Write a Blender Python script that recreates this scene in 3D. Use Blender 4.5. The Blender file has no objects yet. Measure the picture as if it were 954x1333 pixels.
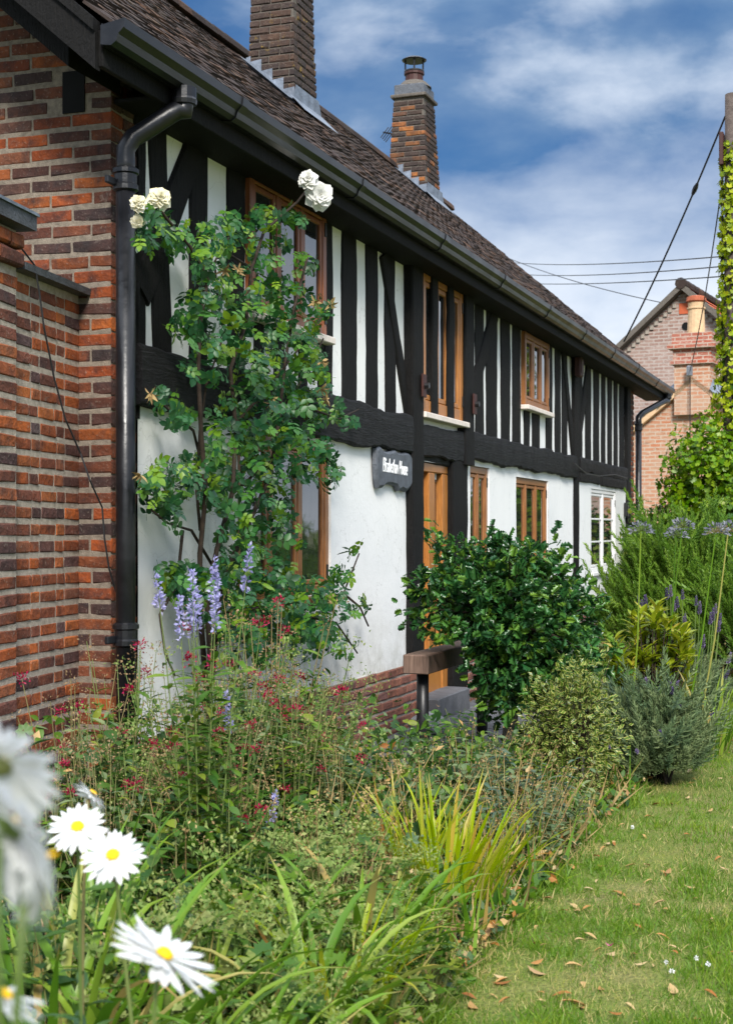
import bpy, math, random
import numpy as np
from mathutils import Vector, Matrix, noise

# ---------------------------------------------------------------- survey
# House coordinates: u = metres along the street front, l = metres to the left of the
# camera's path, z = height above the lawn. World: X = -l, Y = u, Z = z.
TH = math.radians(19.5); ST, CT = math.sin(TH), math.cos(TH)
FPX, EYE, WALL = 1900.0, 1.55, 3.47
def U(px, l=WALL):                       # where a column of the survey photo meets a plane parallel to the front
    return l / math.tan(TH - math.atan((px - 477) / FPX))
def DEP(u, l): return u * CT + l * ST
def Z(px, py, l=WALL): return EYE + (690 - py) * DEP(U(px, l), l) / FPX
def UZ(px, py, l=WALL): return (U(px, l), Z(px, py, l))
def W(u, l, z): return Vector((-l, u, z))
def FPT(px, py, l=WALL): return W(U(px, l), l, Z(px, py, l))
def GP(px, d):                           # ground spot at a distance
    lat = (px - 477) / FPX * d
    return (-(d * ST - lat * CT), d * CT + lat * ST)
def HP(px, py, d):
    x, y = GP(px, d)
    return Vector((x, y, EYE + (690 - py) * d / FPX))

# ---------------------------------------------------------------- camera, world, sun
sc = bpy.context.scene
COL = sc.collection
cam_d = bpy.data.cameras.new('camera'); cam = bpy.data.objects.new('camera', cam_d); COL.objects.link(cam)
cam.location = (0, 0, EYE); cam.rotation_euler = (math.radians(90), 0, TH)
cam_d.sensor_fit = 'HORIZONTAL'; cam_d.sensor_width = 36; cam_d.lens = 36 * FPX / 954
cam_d.shift_y = 24 / 954; cam_d.clip_start = 0.05; cam_d.clip_end = 2000
cam_d.dof.use_dof = True; cam_d.dof.focus_distance = 8.5; cam_d.dof.aperture_fstop = 9
sc.camera = cam

SUN_EL, SUN_AZ = math.radians(37), math.atan2(0.42, -0.90)     # azimuth measured from +Y towards +X
sd = Vector((math.sin(SUN_AZ) * math.cos(SUN_EL), math.cos(SUN_AZ) * math.cos(SUN_EL), math.sin(SUN_EL)))
world = bpy.data.worlds.new('World'); sc.world = world; world.use_nodes = True
SKY_OFF = (7.3, 2.2, 0.1)
def build_world():
    nt = world.node_tree; nt.nodes.clear(); N = nt.nodes.new; L = nt.links.new
    out = N('ShaderNodeOutputWorld'); bg = N('ShaderNodeBackground'); L(bg.outputs[0], out.inputs[0])
    bg.inputs[1].default_value = 0.09
    sky = N('ShaderNodeTexSky'); sky.sky_type = 'NISHITA'; sky.sun_disc = False
    sky.sun_elevation = SUN_EL; sky.sun_rotation = SUN_AZ % (2 * math.pi); sky.dust_density = 0.6; sky.ozone_density = 2.0
    tc = N('ShaderNodeTexCoord'); sep = N('ShaderNodeSeparateXYZ'); L(tc.outputs['Generated'], sep.inputs[0])
    mp = N('ShaderNodeMapping'); mp.inputs['Scale'].default_value = (1, 1, 2.1); mp.inputs['Location'].default_value = SKY_OFF
    L(tc.outputs['Generated'], mp.inputs[0])
    n1 = N('ShaderNodeTexNoise'); n1.inputs['Scale'].default_value = 4.4; n1.inputs['Detail'].default_value = 8; n1.inputs['Roughness'].default_value = 0.5; n1.inputs['Distortion'].default_value = 0.12
    L(mp.outputs[0], n1.inputs['Vector'])
    n2 = N('ShaderNodeTexNoise'); n2.inputs['Scale'].default_value = 11.0; n2.inputs['Detail'].default_value = 8; n2.inputs['Roughness'].default_value = 0.55; n2.inputs['Distortion'].default_value = 0.15
    L(mp.outputs[0], n2.inputs['Vector'])
    # cloud cover over blue
    r1 = N('ShaderNodeValToRGB'); r1.color_ramp.elements[0].position = 0.34; r1.color_ramp.elements[1].position = 0.60; L(n1.outputs['Fac'], r1.inputs[0])
    # cloud colour: slate blue bellies to pale tops
    r2 = N('ShaderNodeValToRGB'); e = r2.color_ramp.elements
    e[0].position = 0.38; e[0].color = (.24, .88, 2.1, 1); e[1].position = 0.66; e[1].color = (3.0, 3.5, 4.3, 1)
    m = e.new(0.52); m.color = (.95, 1.6, 2.65, 1)
    mx0 = N('ShaderNodeMix'); mx0.inputs[0].default_value = 0.30; L(n1.outputs['Fac'], mx0.inputs[2]); L(n2.outputs['Fac'], mx0.inputs[3]); L(mx0.outputs[0], r2.inputs[0])
    mix = N('ShaderNodeMix'); mix.data_type = 'RGBA'; L(r1.outputs[0], mix.inputs[0]); 
    blue = N('ShaderNodeMix'); blue.data_type = 'RGBA'; blue.blend_type = 'MULTIPLY'; blue.inputs[0].default_value = 1; L(sky.outputs[0], blue.inputs[6]); blue.inputs[7].default_value = (0.12, 0.23, 0.36, 1)
    L(blue.outputs[2], mix.inputs[6]); L(r2.outputs[0], mix.inputs[7])
    # brightening towards the horizon all round
    hr = N('ShaderNodeMapRange'); hr.inputs[1].default_value = 0.15; hr.inputs[2].default_value = 0.265; hr.inputs[3].default_value = 1.0; hr.inputs[4].default_value = 0.0
    L(sep.outputs[2], hr.inputs[0])
    ad = N('ShaderNodeMath'); ad.operation = 'MULTIPLY_ADD'; L(n2.outputs['Fac'], ad.inputs[0]); ad.inputs[1].default_value = 1.0; ad.inputs[2].default_value = -0.52
    ad2 = N('ShaderNodeMath'); ad2.use_clamp = True; L(ad.outputs[0], ad2.inputs[0]); L(hr.outputs[0], ad2.inputs[1])
    hz = N('ShaderNodeMix'); hz.data_type = 'RGBA'; L(ad2.outputs[0], hz.inputs[0]); L(mix.outputs[2], hz.inputs[6]); hz.inputs[7].default_value = (4.1, 4.5, 5.1, 1)
    # bright cloud added overhead, above the view, to light the white house front
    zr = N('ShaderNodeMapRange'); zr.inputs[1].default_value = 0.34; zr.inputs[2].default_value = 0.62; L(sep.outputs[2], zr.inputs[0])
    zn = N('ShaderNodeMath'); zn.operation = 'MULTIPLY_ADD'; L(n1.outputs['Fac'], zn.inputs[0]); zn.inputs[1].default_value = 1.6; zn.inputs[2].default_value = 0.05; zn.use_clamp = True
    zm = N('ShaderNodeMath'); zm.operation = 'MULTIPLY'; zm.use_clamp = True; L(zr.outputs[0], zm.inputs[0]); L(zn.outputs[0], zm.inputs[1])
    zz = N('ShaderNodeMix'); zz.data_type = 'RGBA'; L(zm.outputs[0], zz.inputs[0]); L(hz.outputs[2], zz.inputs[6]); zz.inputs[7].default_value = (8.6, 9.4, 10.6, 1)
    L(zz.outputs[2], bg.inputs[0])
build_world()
sun_d = bpy.data.lights.new('sun', 'SUN'); sun_d.energy = 2.3; sun_d.angle = math.radians(14); sun_d.color = (1.0, 0.95, 0.87)
sun = bpy.data.objects.new('sun', sun_d); COL.objects.link(sun); sun.rotation_euler = sd.to_track_quat('Z', 'Y').to_euler()
sc.view_settings.view_transform = 'Standard'; sc.view_settings.look = 'None'; sc.view_settings.gamma = 1
sc.view_settings.exposure = 1.2
sc.render.engine = 'CYCLES'
sc.cycles.max_bounces = 6; sc.cycles.use_denoising = True

# ---------------------------------------------------------------- material helpers
def S(c): return tuple(((x / 12.92) if x <= .04045 else ((x + .055) / 1.055) ** 2.4) for x in c) + (1,)   # sRGB 0..1
class M:
    def __init__(s, name, rough=0.6, spec=0.5):
        s.m = bpy.data.materials.new(name); s.m.use_nodes = True; s.nt = s.m.node_tree
        s.b = s.nt.nodes['Principled BSDF']; s.out = s.nt.nodes['Material Output']
        s.b.inputs['Roughness'].default_value = rough; s.b.inputs['Specular IOR Level'].default_value = spec
    def N(s, t): return s.nt.nodes.new(t)
    def L(s, a, b): s.nt.links.new(a, b)
    def rnd(s):
        oi = s.N('ShaderNodeObjectInfo'); at = s.N('ShaderNodeAttribute'); at.attribute_name = 'rnd'
        a = s.N('ShaderNodeMath'); a.operation = 'ADD'; s.L(oi.outputs['Random'], a.inputs[0]); s.L(at.outputs['Fac'], a.inputs[1])
        f = s.N('ShaderNodeMath'); f.operation = 'FRACT'; s.L(a.outputs[0], f.inputs[0]); return f.outputs[0]
    def edge(s):
        at = s.N('ShaderNodeAttribute'); at.attribute_name = 'edge'; return at.outputs['Fac']
    def co(s, scale=(1, 1, 1), kind='Object'):
        tc = s.N('ShaderNodeTexCoord'); mp = s.N('ShaderNodeMapping'); mp.inputs['Scale'].default_value = scale
        s.L(tc.outputs[kind], mp.inputs[0]); return mp.outputs[0]
    def pos(s, scale=(1, 1, 1)):
        g = s.N('ShaderNodeNewGeometry'); mp = s.N('ShaderNodeMapping'); mp.inputs['Scale'].default_value = scale
        s.L(g.outputs['Position'], mp.inputs[0]); return mp.outputs[0]
    def noise(s, vec, scale=5, detail=5, rough=.55, dist=0):
        n = s.N('ShaderNodeTexNoise'); n.inputs['Scale'].default_value = scale; n.inputs['Detail'].default_value = detail
        n.inputs['Roughness'].default_value = rough; n.inputs['Distortion'].default_value = dist
        s.L(vec, n.inputs['Vector']); return n.outputs['Fac']
    def ramp(s, fac, stops, const=False):
        r = s.N('ShaderNodeValToRGB'); cr = r.color_ramp
        if const: cr.interpolation = 'CONSTANT'
        while len(cr.elements) < len(stops): cr.elements.new(0.5)
        for e, (p, c) in zip(cr.elements, stops):
            e.position = p; e.color = c if len(c) == 4 else tuple(c) + (1,)
        s.L(fac, r.inputs[0]); return r.outputs[0]
    def mix(s, fac, a, b, mode='MIX'):
        n = s.N('ShaderNodeMix'); n.data_type = 'RGBA'; n.blend_type = mode
        for v, i in ((fac, 0), (a, 6), (b, 7)):
            if isinstance(v, (int, float)): n.inputs[i].default_value = v
            elif isinstance(v, tuple): n.inputs[i].default_value = v if len(v) == 4 else v + (1,)
            else: s.L(v, n.inputs[i])
        return n.outputs[2]
    def color(s, c): s.L(c, s.b.inputs['Base Color'])
    def bump(s, h, strength=.5, dist=.01):
        b = s.N('ShaderNodeBump'); b.inputs['Strength'].default_value = strength; b.inputs['Distance'].default_value = dist
        s.L(h, b.inputs['Height']); s.L(b.outputs[0], s.b.inputs['Normal'])
    def roughness(s, fac, lo, hi):
        r = s.N('ShaderNodeMapRange'); r.inputs[3].default_value = lo; r.inputs[4].default_value = hi
        s.L(fac, r.inputs[0]); s.L(r.outputs[0], s.b.inputs['Roughness'])

MATS = {}
def brick_mat(name, stops, sootcol=(.035, .03, .032), soot=.5, lich=None, sat=1):
    m = M(name, .85, .25); r = m.rnd(); base = m.ramp(r, stops)
    p = m.pos(); n = m.noise(p, 28, 6, .65); n2 = m.noise(p, 9, 4, .6, .4); n3 = m.noise(p, 70, 3)
    c = m.mix(m.ramp(n2, [(.42, (0, 0, 0)), (.66, (1, 1, 1))]), base, (sootcol[0], sootcol[1], sootcol[2], 1))
    c = m.mix(soot, base, c)
    c = m.mix(m.ramp(n, [(.35, (.3, .3, .3)), (.7, (1, 1, 1))]), (.55, .5, .5, 1), (1.15, 1.12, 1.1, 1))
    c2 = m.mix(1.0, m.mix(m.ramp(n2, [(.42, (0, 0, 0)), (.7, (soot,) * 3)]), base, tuple(sootcol) + (1,)), c, 'MULTIPLY')
    pale = m.ramp(n3, [(.60, (0, 0, 0)), (.76, (.4, .4, .4))])
    c2 = m.mix(pale, c2, (.40, .34, .28, 1))
    sm = m.ramp(m.noise(p, 17, 7, .72, .6), [(.60, (0, 0, 0)), (.72, (.5, .5, .5))]); c2 = m.mix(sm, c2, (.26, .22, .185, 1))
    dk = m.ramp(m.noise(p, 2.3, 5, .6), [(.42, (0, 0, 0)), (.68, (.55, .55, .55))]); c2 = m.mix(dk, c2, m.mix(1.0, c2, (.42, .40, .42, 1), 'MULTIPLY'))
    if lich:
        ln = m.noise(p, 6, 6, .7, .5)
        c2 = m.mix(m.ramp(ln, [(.60, (0, 0, 0)), (.68, (.8, .8, .8))]), c2, lich + (1,))
    m.color(c2); m.bump(m.mix(.5, n, n3), .9, .012); MATS[name] = m.m
brick_mat('brick', [(0, (.36, .085, .02)), (.14, (.24, .055, .018)), (.28, (.10, .038, .026)), (.44, (.055, .034, .033)), (.58, (.15, .048, .024)), (.72, (.38, .105, .024)), (.84, (.10, .06, .05)), (1, (.22, .06, .022))], soot=.85)
brick_mat('brick_garden', [(0, (.48, .125, .03)), (.18, (.22, .07, .035)), (.32, (.085, .05, .05)), (.46, (.40, .10, .025)), (.6, (.28, .08, .035)), (.74, (.10, .07, .075)), (.86, (.46, .14, .04)), (1, (.3, .09, .04))], soot=.7)
brick_mat('brick_plinth', [(0, (.33, .14, .10)), (.3, (.23, .10, .085)), (.6, (.38, .16, .10)), (1, (.25, .13, .12))], soot=.45)
brick_mat('brick_chimney', [(0, (.05, .04, .038)), (.3, (.075, .052, .042)), (.55, (.055, .043, .04)), (.62, (.10, .06, .042)), (.70, (.38, .15, .045)), (.82, (.32, .12, .04)), (.88, (.06, .048, .045)), (1, (.085, .058, .046))], soot=.7, lich=None)
brick_mat('brick_chimney_lichen', [(0, (.05, .04, .038)), (.4, (.07, .05, .043)), (.7, (.10, .062, .045)), (1, (.06, .048, .045))], soot=.6, lich=(.34, .22, .035))

def simple(name, col, rough=.6, spec=.5, nscale=12, var=.25, bump=.3, bdist=.004, detail=6, metal=0):
    m = M(name, rough, spec); p = m.pos(); n = m.noise(p, nscale, detail, .6)
    lo = tuple(c * (1 - var) for c in col) + (1,); hi = tuple(min(1, c * (1 + var)) for c in col) + (1,)
    m.color(m.ramp(n, [(.3, lo), (.7, hi)])); m.bump(m.noise(p, nscale * 5, 5), bump, bdist); m.b.inputs['Metallic'].default_value = metal
    MATS[name] = m.m; return m
simple('mortar', (.36, .31, .255), .95, .2, 30, .28, .8, .008)
simple('mortar_dark', (.13, .115, .10), .95, .2, 30, .3, .8, .008)
simple('mortar_gable', (.21, .175, .14), .95, .2, 30, .35, .8, .008)  # darker mortar: shade on the upper gable is put into its colour
simple('mortar_plinth', (.36, .32, .28), .95, .2, 30, .2, .6, .006)
simple('slate', (.085, .095, .115), .55, .5, 18, .4, .8, .008)
simple('coping', (.06, .065, .075), .6, .5, 14, .4, .7, .01)
simple('stone', (.42, .42, .42), .85, .3, 10, .25, .6, .01)
simple('paving', (.10, .103, .115), .8, .4, 7, .3, .6, .006)
simple('soil', (.055, .042, .03), .95, .2, 14, .4, .9, .02)
simple('lead', (.17, .20, .25), .55, .5, 9, .4, .6, .01, metal=.2)
simple('white_paint', (.80, .80, .80), .45, .5, 10, .05, .15, .002)
simple('sill_paint', (.72, .64, .58), .6, .4, 14, .12, .2, .002)
simple('iron', (.012, .012, .014), .42, .5, 20, .3, .3, .002)
simple('lettering', (.85, .86, .88), .7, .3, 30, .06, .1, .001)
simple('clay_pot', (.58, .40, .24), .8, .3, 14, .15, .2, .004)
simple('clay_red', (.36, .10, .05), .8, .3, 14, .3, .3, .004)
simple('box_red', (.05, .016, .013), .6, .4, 20, .2, .1, .002)
simple('pole_wood', (.10, .08, .07), .9, .2, 16, .35, .8, .01)
simple('wire', (.018, .018, .02), .5, .4, 20, .1, .05, .001)
simple('dark_inside', (.012, .012, .013), .9, .1, 4, .2, .05, .002)
simple('bark', (.20, .19, .165), .9, .2, 26, .4, .9, .01)
simple('rose_bark', (.035, .024, .017), .85, .3, 30, .4, .6, .004)
simple('steel', (.35, .36, .38), .35, .5, 20, .1, .1, .001, metal=.9)

def mk_plaster():
    m = M('plaster', .85, .25); p = m.pos()
    big = m.noise(p, 1.1, 5, .6); drip = m.noise(m.pos((4, 4, .9)), 1.3, 6, .65, .9)
    c = m.ramp(big, [(.3, (.76, .77, .77)), (.65, (.83, .83, .82))])
    c = m.mix(m.ramp(drip, [(.55, (0, 0, 0)), (.85, (.2, .2, .2))]), c, (.50, .53, .50, 1))
    gr = m.noise(p, 13, 7, .7, .8); c = m.mix(m.ramp(gr, [(.64, (0, 0, 0)), (.74, (.3, .3, .3))]), c, (.42, .44, .40, 1))
    g = m.N('ShaderNodeNewGeometry'); sp = m.N('ShaderNodeSeparateXYZ'); m.L(g.outputs['Position'], sp.inputs[0])
    mr = m.N('ShaderNodeMapRange'); mr.inputs[1].default_value = .5; mr.inputs[2].default_value = 1.0; mr.inputs[3].default_value = .75; mr.inputs[4].default_value = 0; m.L(sp.outputs[2], mr.inputs[0])
    mu = m.N('ShaderNodeMath'); mu.operation = 'MULTIPLY'; m.L(mr.outputs[0], mu.inputs[0]); m.L(m.ramp(m.noise(p, 5, 7, .7), [(.42, (0, 0, 0)), (.68, (1, 1, 1))]), mu.inputs[1])
    c = m.mix(mu.outputs[0], c, (.40, .40, .34, 1))
    vor = m.N('ShaderNodeTexVoronoi'); vor.feature = 'DISTANCE_TO_EDGE'; vor.inputs['Scale'].default_value = 1.3; wv = m.N('ShaderNodeVectorMath'); wv.operation = 'ADD'; nz = m.N('ShaderNodeTexNoise'); nz.inputs['Scale'].default_value = 3; nz.inputs['Detail'].default_value = 5; m.L(p, nz.inputs['Vector']); m.L(p, wv.inputs[0]); m.L(nz.outputs['Color'], wv.inputs[1]); m.L(wv.outputs[0], vor.inputs['Vector'])
    ck = m.ramp(vor.outputs['Distance'], [(.0, (.5, .5, .5)), (.006, (0, 0, 0))]); c = m.mix(ck, c, (.45, .45, .43, 1))
    m.color(c); m.bump(m.mix(.35, m.noise(p, 22, 6, .6), m.noise(p, 90, 3)), .45, .008); MATS['plaster'] = m.m
mk_plaster()
def mk_timber():
    m = M('timber', .72, .4); g = m.pos((9, 9, 9)); r = m.rnd()
    tc = m.co((26, 26, 3.0), 'Object')
    n = m.noise(m.pos((30, 30, 4)), 2.4, 7, .65, .6); n2 = m.noise(m.pos(), 7, 5, .6)
    c = m.ramp(n, [(.32, (.0025, .0023, .0025)), (.58, (.006, .0055, .0055)), (.76, (.016, .014, .013))])
    c = m.mix(m.ramp(n2, [(.55, (0, 0, 0)), (.8, (.25, .25, .25))]), c, (.022, .019, .018, 1))
    m.b.inputs['Specular IOR Level'].default_value = .22
    m.color(c); m.bump(m.mix(.4, n, m.noise(m.pos(), 45, 5, .7)), 1.0, .02); m.roughness(n, .6, .9); MATS['timber'] = m.m
    m = M('timber_beam', .72, .4)
    n = m.noise(m.pos((30, 3.2, 26)), 2.0, 7, .68, .8); n2 = m.noise(m.pos(), 9, 5, .6)
    m.b.inputs['Specular IOR Level'].default_value = .3; c = m.ramp(n, [(.32, (.003, .003, .0035)), (.55, (.008, .0078, .009)), (.74, (.024, .023, .026))])
    m.color(c); m.bump(m.mix(.35, n, n2), 1.0, .03); m.roughness(n2, .5, .85); MATS['timber_beam'] = m.m
mk_timber()
def mk_wood(name, dark, mid, light, rough=.4):
    m = M(name, rough, .5); r = m.rnd()
    n = m.noise(m.pos((38, 38, 2.6)), 2.2, 6, .6, .5); n2 = m.noise(m.pos(), 3, 3)
    c = m.ramp(n, [(.3, dark), (.52, mid), (.72, light)])
    c = m.mix(m.ramp(n2, [(.4, (0, 0, 0)), (.75, (.35, .35, .35))]), c, tuple(x * .6 for x in mid) + (1,))
    m.color(c); m.bump(n, .25, .003); MATS[name] = m.m
mk_wood('wood_window', (.17, .06, .018), (.29, .115, .035), (.40, .18, .065))
mk_wood('wood_door', (.25, .095, .022), (.41, .16, .035), (.50, .225, .065))
mk_wood('wood_window_red', (.15, .045, .016), (.25, .08, .028), (.34, .125, .045))
mk_wood('wood_rail', (.09, .055, .042), (.17, .105, .078), (.25, .165, .125), .7)
def mk_glass():
    m = M('glass', .03, 1.0); m.b.inputs['IOR'].default_value = 1.52
    m.b.inputs['Base Color'].default_value = (.018, .02, .022, 1); m.b.inputs['Coat Weight'].default_value = .6; m.b.inputs['Coat Roughness'].default_value = .02
    n = m.noise(m.pos(), 3.5, 2); m.bump(n, .14, .012); MATS['glass'] = m.m
mk_glass()
def mk_tile():
    m = M('roof_tile', .9, .2); r = m.rnd(); p = m.pos()
    c = m.ramp(r, [(0, (.028, .021, .020)), (.3, (.05, .034, .029)), (.55, (.038, .030, .028)), (.8, (.07, .043, .032)), (.94, (.11, .062, .04)), (1, (.045, .036, .034))])
    n = m.noise(p, 3.0, 6, .65); n2 = m.noise(p, 24, 5, .6)
    c = m.mix(m.ramp(n, [(.55, (0, 0, 0)), (.72, (.5, .5, .5))]), c, (.085, .08, .06, 1))
    c = m.mix(m.ramp(m.noise(p, 16, 4, .6, .5), [(.66, (0, 0, 0)), (.74, (.7, .7, .7))]), c, (.24, .19, .13, 1))
    m.color(c); m.bump(n2, .8, .012); MATS['roof_tile'] = m.m
    m = M('roof_tile_red', .85, .25); r = m.rnd(); p = m.pos()
    m.color(m.ramp(r, [(0, (.50, .10, .04)), (.5, (.60, .15, .06)), (1, (.42, .09, .045))])); m.bump(m.noise(p, 20, 4), .5, .01); MATS['roof_tile_red'] = m.m
mk_tile()
def mk_gutter():
    m = M('gutter', .3, .5); p = m.pos(); n = m.noise(p, 6, 5)
    m.color(m.ramp(n, [(.3, (.004, .0045, .006)), (.75, (.012, .0125, .016))])); m.roughness(n, .2, .5); m.bump(m.noise(m.pos((4, .6, 4)), 3, 5), .3, .012); MATS['gutter'] = m.m
mk_gutter()
def mk_farbrick(name, c1, c2, mort, rowh=.08):
    m = M(name, .9, .2)
    tc = m.N('ShaderNodeTexCoord')
    bt = m.N('ShaderNodeTexBrick'); bt.inputs['Scale'].default_value = 1
    bt.inputs['Brick Width'].default_value = .23; bt.inputs['Row Height'].default_value = rowh; bt.inputs['Mortar Size'].default_value = .012
    bt.inputs['Color1'].default_value = c1 + (1,); bt.inputs['Color2'].default_value = c2 + (1,); bt.inputs['Mortar'].default_value = mort + (1,); bt.inputs['Bias'].default_value = 0
    m.L(tc.outputs['UV'], bt.inputs['Vector'])
    n = m.noise(m.pos(), 1.5, 5); n2 = m.noise(m.pos((2.2, 2.2, 9)), 2.6, 5, .75)
    c = m.mix(m.ramp(n2, [(.54, (0, 0, 0)), (.7, (.75, .75, .75))]), bt.outputs['Color'], tuple(x * .4 for x in c1) + (1,))
    n3 = m.noise(m.pos((3, 3, 11)), 2.2, 4, .7); c = m.mix(m.ramp(n3, [(.50, (0, 0, 0)), (.66, (.7, .7, .7))]), c, tuple(x * 1.1 for x in mort) + (1,))
    c = m.mix(m.ramp(n, [(.4, (0, 0, 0)), (.7, (.5, .5, .5))]), c, tuple((a + b) * .5 for a, b in zip(c2, mort)) + (1,))
    m.color(c); m.bump(bt.outputs['Fac'], -.3, .01); MATS[name] = m.m
mk_farbrick('far_brick_grey', (.26, .15, .12), (.34, .23, .195), (.42, .37, .34))
mk_farbrick('far_brick_warm', (.46, .18, .095), (.44, .24, .15), (.48, .39, .31))
mk_farbrick('far_brick_red', (.40, .10, .055), (.32, .10, .07), (.45, .36, .30))

def leaf_mat(name, stops, rough=.45, transl=.28, edge_col=None, edge_pos=(.4, .7), spec=.4, sat=1.12):
    m = M(name, rough, spec); c = m.ramp(m.rnd(), stops); p = m.pos()
    n = m.noise(p, 14, 3)
    c = m.mix(m.ramp(n, [(.35, (.0, .0, .0)), (.7, (.25, .25, .25))]), c, m.mix(.4, c, (.18, .17, .03, 1)))
    hs = m.N('ShaderNodeHueSaturation'); hs.inputs['Saturation'].default_value = sat; m.L(c, hs.inputs['Color']); c = hs.outputs[0]
    if edge_col is not None:
        c = m.mix(m.ramp(m.edge(), [(edge_pos[0], (0, 0, 0)), (edge_pos[1], (1, 1, 1))]), c, tuple(edge_col) + (1,))
    m.color(c)
    if transl:
        t = m.N('ShaderNodeBsdfTranslucent'); m.L(c, t.inputs[0]); mx = m.N('ShaderNodeMixShader'); mx.inputs[0].default_value = transl
        m.L(m.b.outputs[0], mx.inputs[1]); m.L(t.outputs[0], mx.inputs[2]); m.L(mx.outputs[0], m.out.inputs[0])
    MATS[name] = m.m
leaf_mat('leaf_rose', [(0, (.014, .06, .028)), (.35, (.022, .095, .036)), (.65, (.04, .13, .035)), (.82, (.09, .21, .035)), (1, (.19, .29, .045))], .42)
leaf_mat('leaf_holly', [(0, (.018, .065, .026)), (.4, (.035, .12, .04)), (.7, (.075, .19, .05)), (1, (.17, .29, .055))], .28, .25, spec=.6)
leaf_mat('leaf_euonymus', [(0, (.025, .075, .016)), (.6, (.05, .12, .022)), (1, (.12, .18, .03))], .35, .2, (.46, .45, .13), (.5, .85))
leaf_mat('leaf_yellow', [(0, (.16, .24, .03)), (.4, (.24, .30, .04)), (.88, (.40, .42, .07)), (1, (.40, .32, .07))], .35, .3)
leaf_mat('leaf_blue', [(0, (.05, .095, .075)), (.5, (.085, .14, .10)), (1, (.12, .17, .12))], .6)
leaf_mat('leaf_grey', [(0, (.085, .14, .075)), (.5, (.15, .21, .105)), (1, (.23, .28, .14))], .65)
leaf_mat('leaf_rosemary', [(0, (.09, .18, .035)), (.5, (.15, .27, .05)), (1, (.24, .36, .08))], .5, .3)
leaf_mat('leaf_green', [(0, (.03, .085, .018)), (.4, (.06, .14, .025)), (.75, (.12, .21, .035)), (1, (.24, .28, .06))], .5)
leaf_mat('leaf_dark', [(0, (.02, .06, .022)), (.5, (.045, .11, .032)), (1, (.09, .17, .04))], .45)
leaf_mat('leaf_pale', [(0, (.12, .20, .055)), (.5, (.21, .28, .09)), (1, (.32, .35, .14))], .65)
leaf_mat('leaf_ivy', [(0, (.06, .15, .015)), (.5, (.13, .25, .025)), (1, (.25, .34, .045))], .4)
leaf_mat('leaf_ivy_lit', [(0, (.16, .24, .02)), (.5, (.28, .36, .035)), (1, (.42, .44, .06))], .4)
leaf_mat('blade_green', [(0, (.07, .16, .025)), (.5, (.14, .26, .04)), (.82, (.24, .34, .07)), (.92, (.40, .36, .14)), (1, (.42, .28, .12))], .4, .3, (.34, .22, .08), (.9, 1.0))
leaf_mat('blade_yellow', [(0, (.22, .33, .03)), (.5, (.36, .44, .04)), (.82, (.44, .45, .09)), (.93, (.50, .32, .10)), (1, (.42, .20, .07))], .45, .35, (.46, .32, .12), (.82, 1.0))
leaf_mat('grass', [(0, (.08, .17, .028)), (.35, (.14, .25, .04)), (.55, (.22, .31, .055)), (.72, (.33, .36, .09)), (.88, (.48, .43, .19)), (1, (.55, .46, .24))], .5, .35)
leaf_mat('straw', [(0, (.25, .17, .09)), (.5, (.38, .27, .14)), (1, (.48, .37, .2))], .8, .2)
leaf_mat('stem_green', [(0, (.07, .12, .035)), (.6, (.13, .18, .06)), (1, (.22, .17, .09))], .6, 0)
leaf_mat('dead_leaf', [(0, (.30, .13, .05)), (.3, (.46, .28, .13)), (.6, (.48, .35, .19)), (.85, (.52, .41, .25)), (1, (.28, .12, .05))], .7, .15)
leaf_mat('seed_brown', [(0, (.16, .10, .06)), (.5, (.26, .17, .10)), (1, (.38, .28, .18))], .85, .15)
leaf_mat('petal_crimson', [(0, (.20, .008, .03)), (.5, (.30, .014, .055)), (1, (.45, .04, .12))], .55, .25)
leaf_mat('petal_pink', [(0, (.75, .12, .38)), (1, (.8, .2, .45))], .5, .25)
leaf_mat('petal_purple', [(0, (.26, .25, .50)), (.5, (.38, .37, .62)), (1, (.52, .50, .72))], .55, .25)
leaf_mat('petal_lavender', [(0, (.10, .075, .20)), (.5, (.16, .115, .27)), (1, (.24, .19, .33))], .6, .2, sat=1)
leaf_mat('petal_rose', [(0, (.82, .79, .60)), (.5, (.84, .82, .70)), (1, (.85, .83, .75))], .5, .3, (.80, .70, .36), (.75, 1))
leaf_mat('petal_rose_white', [(0, (.84, .83, .78)), (.5, (.85, .85, .83)), (1, (.86, .86, .85))], .5, .3)
leaf_mat('petal_white', [(0, (.82, .83, .85)), (.5, (.86, .86, .87)), (1, (.84, .85, .87))], .5, .3)
leaf_mat('disc_yellow', [(0, (.72, .40, .02)), (1, (.80, .50, .03))], .7, 0)
leaf_mat('seed_blue', [(0, (.12, .13, .17)), (.5, (.19, .20, .25)), (1, (.28, .29, .32))], .8, .2)
def mk_lawn():
    m = M('lawn', .9, .2); p = m.pos(); n = m.noise(p, 1.6, 6, .6); n2 = m.noise(p, 60, 4)
    c = m.ramp(n, [(.3, (.11, .18, .028)), (.48, (.19, .24, .045)), (.62, (.26, .25, .08)), (.78, (.36, .31, .15))])
    c = m.mix(m.ramp(n2, [(.35, (.6, .6, .6)), (.7, (0, 0, 0))]), c, (.05, .06, .02, 1))
    m.color(c); m.bump(n2, .9, .02); MATS['lawn'] = m.m
    m = M('ground', .95, .2); p = m.pos(); n = m.noise(p, .4, 6)
    m.color(m.ramp(n, [(.35, (.08, .11, .035)), (.65, (.16, .15, .08))])); MATS['ground'] = m.m
mk_lawn()

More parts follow.
